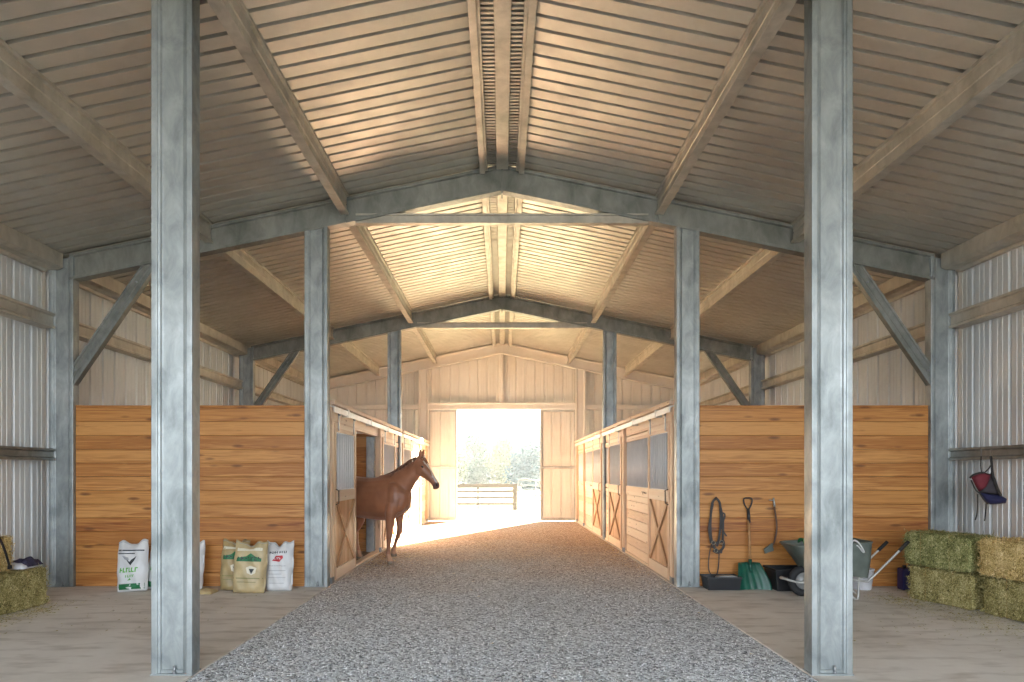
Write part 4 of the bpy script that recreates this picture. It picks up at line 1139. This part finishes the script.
# wheelbarrow (broadside, wheel at the left)
t = thing('wheelbarrow', 'grey-green wheelbarrow standing behind the near right column', 'wheelbarrow', (4.1, 7.95, .012))
def Q(px_, py_, y=8.0): return P(px_, py_, y)
mb = MB()
# tray: rim rectangle and smaller bottom, sides thin
rim = [Q(790, 545, 7.9), Q(867, 541, 7.9)]
x0, z0, x1, z1 = rim[0].x, rim[0].z, rim[1].x, rim[1].z
yn, yf = 7.70, 8.28
bx0, bx1, bz0, bz1 = Q(803, 569).x, Q(862, 576).x, Q(803, 569).z, Q(862, 576).z
def ringp(x0, z0, x1, z1, ya, yb, r, n=5):
    out = []
    for (cx, cy, a0) in ((x0 + r, ya + r, PI), (x1 - r, ya + r, 1.5 * PI), (x1 - r, yb - r, 0), (x0 + r, yb - r, .5 * PI)):
        for k in range(n):
            a = a0 + k / (n - 1) * PI / 2; x = cx + r * math.cos(a); y = cy + r * math.sin(a)
            f = (x - x0) / (x1 - x0); out.append(Vector((x, y, z0 + (z1 - z0) * f)))
    return out
r_out = ringp(x0, z0, x1, z1, yn, yf, .12); r_mid = ringp(x0 + (bx0 - x0) * .6, z0 + (bz0 - z0) * .55, x1 + (bx1 - x1) * .5, z1 + (bz1 - z1) * .6, yn + .04, yf - .04, .11); r_bot = ringp(bx0, bz0, bx1, bz1, yn + .10, yf - .10, .09)
ri = lambda rr, d: [v + Vector((0, 0, d)) + (Vector((4.05, 7.99, v.z)) - v).normalized() * .006 for v in rr]
mb.rings([r_out, r_mid, r_bot], 0, caps=False); mb.add(r_bot, [tuple(range(len(r_bot)))[::-1]])
mb.rings([ri(r_out, .001), ri(r_mid, .004), ri(r_bot, .006)], 0, caps=False); mb.add(ri(r_bot, .006), [tuple(range(len(r_bot)))])
mb.build('tray', M['tray'], t)
mb = MB(); mb.tube(r_out, .011, 8, closed=True); mb.build('rolled_rim', M['tray'], t)
wc = Vector((Q(803, 582).x, 7.99, .205)); wr = .192
w = MB()
for kk in range(1): w.tube([wc + Vector((math.cos(a * PI / 16) * (wr - .045), 0, math.sin(a * PI / 16) * (wr - .045))) for a in range(32)], .046, 12, closed=True)
wo = w.build('tyre', M['rubber'], t)
for a in range(0):
    pass
w = MB(); w.tube([wc + Vector((0, -.03, 0)), wc + Vector((0, .03, 0))], .105, 20); w.tube([wc + Vector((0, -.075, 0)), wc + Vector((0, .075, 0))], .028, 12); w.build('hub', M['hubm'], wo)
for s, yy in ((0, 7.80), (1, 8.18)):
    f = MB()
    hx, hz = (Q(905, 545, yy).x, Q(905, 545, yy).z) if s == 0 else (Q(880, 545, yy).x + .05, Q(880, 545, yy).z)
    f.tube(smooth_pts([wc + Vector((-.24, (yy - wc.y) * .45, .03)), wc + Vector((-.10, (yy - wc.y) * .5, -.005)), wc + Vector((.06, (yy - wc.y) * .6, .01)), Vector((bx0 + .08, yy, bz0 - .05)), Vector((bx1 - .10, yy, bz1 - .03)), Vector((bx1 - .02, yy, bz1 - .012)), Vector((bx1 * .5 + hx * .5, yy, bz1 * .5 + hz * .5)), Vector((hx, yy, hz))]), .0145, 8)
    ht = f.build('handle_tube', M['frame_metal'], t)
    g_ = MB(); d = Vector((hx - bx1, 0, hz - bz1)).normalized(); e = Vector((hx, yy, hz)); g_.tube([e - d * .10, e + d * .06], .021, 10); g_.build('hand_grip', M['grip'], ht)
    l = MB(); lx = Q(859, 597, yy).x; l.tube(smooth_pts([Vector((lx + .0, yy, bz1 + .01)), Vector((lx - .005, yy, .20)), Vector((lx - .012, yy, .03)), Vector((lx - .06, yy, .026)), Vector((lx - .16, yy, .16)), Vector((lx - .30, yy, bz0 - .02))]), .012, 8); l.build('leg', M['frame_metal'], t)
    l = MB(); l.tube([wc + Vector((0, (yy - wc.y) * .47, 0)), Vector((bx0 + .12, yy * .6 + wc.y * .4, bz0 + .0))], .010, 6); l.build('wheel_strut', M['frame_metal'], t)
f = MB(); f.tube(smooth_pts([wc + Vector((-.24, -.085, .03)), wc + Vector((-.28, 0, .035)), wc + Vector((-.24, .085, .03))]), .0145, 8); f.build('nose_guard', M['frame_metal'], t)
# contents of the barrow: a rag and a coil of pale rope
t = thing('green_rag', 'small green rag hung over the front rim of the wheelbarrow', 'rag', Q(797, 542, 7.85))
cl = MB(); n = 10; g = []
for i in range(n + 1):
    for j in range(n + 1):
        u, v = i / n * 2 - 1, j / n
        g.append(Vector((3.72 + u * .08 + .01 * math.sin(v * 6), 7.72 + .16 * v, .70 + .045 * math.sin(v * PI) + .012 * math.sin(u * 7 + v * 4))))
cl.add(g, [(i * (n + 1) + j, i * (n + 1) + j + 1, (i + 1) * (n + 1) + j + 1, (i + 1) * (n + 1) + j) for i in range(n) for j in range(n)], 0, True)
o = cl.build('cloth', M['p_dgreen'], t); o.modifiers.new('s', 'SOLIDIFY').thickness = .006
t = thing('rope_loop', 'pale rope looped over the rear rim of the wheelbarrow', 'rope', Q(858, 545, 7.72))
cl = MB(); cl.tube(smooth_pts([Q(850, 549, 7.75), Q(853, 541, 7.7), Q(857, 541.5, 7.67), Q(861, 546, 7.66), Q(864, 552, 7.68), Q(862, 551, 7.70), Q(858, 546, 7.70), Q(853, 545, 7.74)], 5), .010, 7); cl.build('rope', M['bag_white'], t)

# bucket
t = thing('bucket', 'white plastic bucket on the floor under the wheelbarrow handles', 'bucket', (4.83, 8.45, .014))
def lathe(mb, c, prof, seg=24, mi=0):
    mb.rings([[Vector((c[0] + r * math.cos(2 * PI * k / seg), c[1] + r * math.sin(2 * PI * k / seg), c[2] + z)) for k in range(seg)] for r, z in prof], mi, caps=True)
mb = MB(); lathe(mb, (4.77, 8.50, .014), [(.115, 0), (.12, .01), (.150, .255), (.157, .258), (.157, .272), (.146, .272), (.143, .255), (.112, .015)]); mb.build('pail', M['bucket'], t)
mb = MB(); mb.tube(smooth_pts([(4.77 - .155, 8.5, .26), (4.77 - .12, 8.40, .20), (4.77, 8.33, .17), (4.77 + .12, 8.40, .20), (4.77 + .155, 8.5, .26)]), .004, 6); mb.build('bail_handle', M['bolt'], t)

bpy.context.view_layer.update()
for o in list(C.objects):
    if o.parent is None and o.name.split('.')[0] in ('bridle', 'scoop_shovel', 'hanging_scraper', 'storage_tray', 'grooming_brush', 'feed_tub', 'feed_bag', 'empty_sack'):
        d = .16 if o.name.split('.')[0] in ('bridle', 'scoop_shovel', 'hanging_scraper') else .12
        f = (o.location.y - d) / o.location.y; o.location.y -= d; o.location.x *= (1 if o.name.split('.')[0] in ('storage_tray', 'grooming_brush') else f)
# navy can by the hay
t = thing('navy_jug', 'small navy blue jug between partition and green hay bales', 'jug', (5.33, 8.4, .014))
mb = MB(); mb.box(5.24, 5.46, 8.36, 8.50, .014, .30); mb.build('body', M['navy'], t, bevel=.02)
mb = MB(); mb.tube([(5.30, 8.43, .30), (5.30, 8.43, .335)], .022, 10); mb.build('cap', M['black_plastic'], t)
mb = MB(); mb.tube(smooth_pts([(5.35, 8.43, .295), (5.36, 8.43, .335), (5.43, 8.43, .335), (5.44, 8.43, .295)]), .010, 8); mb.build('handle', M['navy'], t)

# fly mask hung from the right lower girt
YM = 7.86
def W_(px_, py_, y=YM): return P(px_, py_, y)
t = thing('fly_mask', 'black and maroon horse fly mask hanging from the lower right girt', 'fly mask', W_(988, 458))
def shell(nm, m, poly, dep=.05, y=YM, inset=.35):
    pts = [W_(a, b, y) for a, b in poly]; c = sum(pts, Vector()) / len(pts)
    mb = MB(); o = [p + Vector((0, 0, 0)) for p in pts]
    mid = [c + (p - c) * .72 + Vector((0, -dep * .75, 0)) for p in pts]; top = c + Vector((0, -dep, 0))
    mid2 = [c + (p - c) * .72 + Vector((0, dep * .3, 0)) for p in pts]; n = len(pts)
    mb.add(o + mid + [top] + mid2 + [c + Vector((0, dep * .35, 0))], [(i, (i + 1) % n, n + (i + 1) % n, n + i) for i in range(n)] + [(n + i, n + (i + 1) % n, 2 * n) for i in range(n)]
           + [(i, (i + 1) % n, 2 * n + 1 + (i + 1) % n, 2 * n + 1 + i) for i in range(n)] + [(2 * n + 1 + i, 2 * n + 1 + (i + 1) % n, 3 * n + 1) for i in range(n)], 0, True)
    o_ = mb.build(nm, m, t); return o_
shell('ear_pocket', M['red_cloth'], [(971, 477), (975, 473.5), (982, 472), (990, 474), (988.5, 480), (985, 488), (979, 492), (975.5, 486)], .06)
shell('mesh_panel', M['mesh_cloth'], [(990, 474), (992, 470), (995, 478), (998, 487), (1000, 495), (993, 495), (984, 493.5), (979, 492.5), (984, 487)], .05, YM + .01)
shell('nose_band', M['navy_cloth'], [(980, 492.5), (988, 494), (996, 494.5), (1001, 495.5), (1007, 499), (1006, 503), (998, 504), (990, 504.5), (985, 501.5)], .055, YM - .01)
for nm, pts, w_ in (('strap', [(981, 456), (980.5, 466), (981.5, 472)], .012), ('strap', [(990.5, 456), (991.5, 464), (992.5, 474), (996, 485), (1001, 496)], .030), ('strap', [(992, 462), (989, 468), (984, 473)], .012), ('trim_edge', [(969.5, 478), (973, 475), (979, 473), (984, 472.5)], .022), ('trim_edge', [(971, 480), (975, 489), (980, 494), (984, 500), (988, 504)], .016),
                    ('hanging_tape', [(977.5, 494), (977.5, 505), (976.8, 514), (975, 520)], .014), ('hanging_tape', [(986, 503), (985.5, 512), (984.3, 521)], .014)):
    mb = MB(); ribbon(mb, smooth_pts([W_(a, b, YM - .055) for a, b in pts]), w_, .005); mb.build(nm, M['leather'], t)
for a in (981, 990.5):
    mb = MB(); mb.tube(smooth_pts([W_(a, 457.5, YM - .05), W_(a + .4, 451.5, YM - .02), W_(a + .3, 449.0, YM + .06), W_(a + .3, 450.5, YM + .11)]), .005, 6); mb.build('hook', M['bolt'], t)

# ------------------------------------------------------------------ outside
M['rail_brown'] = flat('weathered_fence_rail', (.05, .042, .035), .8, 0, .2)
M['pipe_pale'] = flat('pale_gate_pipe', (.16, .16, .15), .5, .3, .1)
t = thing('board_fence', 'dark four-rail fence panel beyond the barn door', 'fence', (-1.2, 26.8, 0))
YF = 26.8
def xf(p): return (p - 502) * YF / 640
for k, z in enumerate((.26, .52, .78, 1.03)):
    mb = MB(); mb.box(xf(395), xf(516), YF - .03, YF, z - (.055 if k < 3 else .09), z + (.045 if k < 3 else .06)); mb.build('rail', M['rail_brown'], t, bevel=.006)
for p_, w_ in ((400, .05), (440, .04), (478, .04), (515, .09)):
    mb = MB(); mb.box(xf(p_) - w_, xf(p_) + w_, YF, YF + .10, -.02, 1.10); mb.build('post', M['rail_brown'], t, bevel=.008)
YG = 31.0
def xg(p): return (p - 502) * YG / 640
t = thing('pipe_gate', 'pale pipe gate right of the dark fence panel', 'gate', (xg(530), YG, 0))
for k, z in enumerate((.24, .46, .70, .95, 1.18)):
    mb = MB(); mb.tube([(xg(518), YG, z), (xg(560), YG, z)], .034, 8); mb.build('rail', M['pipe_pale'], t)
mb = MB(); mb.tube(smooth_pts([(xg(518), YG, .02), (xg(518), YG, 1.0), (xg(519.5), YG, 1.2), (xg(524), YG, 1.27), (xg(535), YG, 1.2)]), .03, 8); mb.build('end_post', M['pipe_pale'], t)
for p_ in (535.5, 552):
    mb = MB(); mb.tube([(xg(p_), YG, .02), (xg(p_), YG, 1.25)], .022, 8); mb.build('upright', M['pipe_pale'], t)

def m_leaf(name, a, b_):
    m, nt, b = mat(name); o = nt.nodes.new('ShaderNodeTexCoord')
    n = N(nt, 'ShaderNodeTexNoise'); n.inputs['Scale'].default_value = .6; nt.links.new(o.outputs['Object'], n.inputs['Vector'])
    r = ramp(nt, [(.35, a), (.65, b_)], n.outputs[0]); nt.links.new(r.outputs[0], b.inputs['Base Color']); b.inputs['Roughness'].default_value = .7
    return m
M['leaf_a'] = m_leaf('green_tree_leaves', (.045, .075, .045), (.085, .12, .07))
M['leaf_b'] = m_leaf('yellow_green_tree_leaves', (.09, .11, .05), (.15, .16, .075))
M['leaf_c'] = m_leaf('blue_green_tree_leaves', (.03, .06, .06), (.06, .095, .09))
M['bark'] = flat('tree_bark', (.09, .07, .05), .9, 0, .3, 4)
def tree(x, y, h, w, leaf, label, seed):
    t = thing('tree', label, 'tree', (x, y, 0)); rnd = random.Random(seed)
    tr = MB(); tr.tube([(x, y, -.1), (x + .1, y, h * .3), (x - .05, y, h * .6), (x + .1, y, h * .85)], [.28, .2, .12, .04], 8)
    for k in range(7):
        a = rnd.uniform(0, 2 * PI); z = h * rnd.uniform(.25, .6)
        tr.tube([(x, y, z), (x + math.cos(a) * w * .25, y + math.sin(a) * w * .25, z + h * .12), (x + math.cos(a) * w * .4, y + math.sin(a) * w * .4, z + h * .2)], [.09, .06, .02], 6)
    tr.build('trunk', M['bark'], t)
    mb = MB(); blobs = []
    for k in range(30):
        z = h * rnd.uniform(.10, .90); rr = w * .5 * math.sin(min(1, (1.08 - z / h) * 1.6) * PI / 2) ; a = rnd.uniform(0, 2 * PI); q = rnd.uniform(.2, .75)
        blobs.append((Vector((x + math.cos(a) * rr * q, y + math.sin(a) * rr * q, z)), w * rnd.uniform(.18, .30)))
    for c, r in blobs:
        for k in range(260):
            d = Vector((rnd.gauss(0, 1), rnd.gauss(0, 1), rnd.gauss(0, .8))).normalized() * r * rnd.uniform(.6, 1.08)
            p = c + d; s = rnd.uniform(.09, .2)
            u = Vector((rnd.gauss(0, 1), rnd.gauss(0, 1), rnd.gauss(0, 1))).normalized(); v = u.orthogonal().normalized()
            mb.add([p - u * s, p - v * s * .6, p + u * s, p + v * s * .6], [(0, 1, 2, 3)])
    f = mb.build('foliage', leaf, t)
tl_ = [(-11.5, 76, 5.6, 6.5, 'leaf_a', 'broad low tree at the far left behind the dark fence'),
       (-6.2, 66, 5.6, 5.0, 'leaf_b', 'yellow-green tree seen at the left of the barn doorway'),
       (-2.9, 74, 6.4, 5.4, 'leaf_a', 'taller green tree left of the doorway centre'),
       (0.6, 70, 5.2, 4.8, 'leaf_b', 'pale yellow-green tree at the centre of the barn doorway'),
       (4.2, 82, 7.6, 6.0, 'leaf_a', 'tallest tree at the right of the barn doorway'),
       (2.9, 62, 4.0, 4.4, 'leaf_c', 'rounded blue-green tree before the tallest tree'),
       (8.8, 72, 6.0, 6.0, 'leaf_c', 'blue-green tree at the right edge of the doorway')]
for i, (x, y, h, w, lf, lb) in enumerate(tl_): tree(x, y, h, w, M[lf], lb, i + 11)

# loose stones on top of the packed gravel
M['stone_a'] = flat('pale_stone', (.80, .82, .85), .8, 0, .1, 30); M['stone_b'] = flat('grey_stone', (.42, .44, .47), .8, 0, .2, 30); M['stone_c'] = flat('dark_stone', (.10, .105, .115), .8, 0, .2, 30)
rnd = random.Random(21); mb = MB()
for k in range(15000):
    y = 4.5 + 7.0 * rnd.random() ** 1.6; x = rnd.uniform(-2.34, 2.34); r = rnd.uniform(.004, .012)
    a = rnd.uniform(0, PI); u = Vector((math.cos(a), math.sin(a), 0)); v = Vector((-u.y, u.x, 0)); p = Vector((x, y, r * .25))
    f = [rnd.uniform(.6, 1.1) for _ in range(6)]
    mb.add([p + u * r * f[0], p + v * r * f[1] * .8, p - u * r * f[2], p - v * r * f[3] * .8, p + Vector((u.x * r * .2, u.y * r * .2, r * .8 * f[4])), p - Vector((0, 0, r * .3))],
           [(0, 1, 4), (1, 2, 4), (2, 3, 4), (3, 0, 4), (1, 0, 5), (2, 1, 5), (3, 2, 5), (0, 3, 5)], rnd.choice((0, 0, 1, 1, 2)))
o = mb.build('loose_stones', [M['stone_a'], M['stone_b'], M['stone_c']]); tag(o, 'small loose stones lying on the grey gravel aisle', 'gravel', kind='stuff')

# morning haze over the pasture
m = bpy.data.materials.new('morning_haze'); m.use_nodes = True; nt = m.node_tree; nt.nodes.clear()
oo = nt.nodes.new('ShaderNodeOutputMaterial'); vs_ = nt.nodes.new('ShaderNodeVolumeScatter')
vs_.inputs['Color'].default_value = (.90, .96, 1, 1); vs_.inputs['Density'].default_value = .0015; vs_.inputs['Anisotropy'].default_value = .2
nt.links.new(vs_.outputs[0], oo.inputs['Volume'])
mb = MB(); mb.box(-60, 60, 33, 120, -.01, 16); hz = mb.build('morning_haze', m); tag(hz, 'pale morning haze hanging over the pasture before the trees', 'haze', kind='stuff')
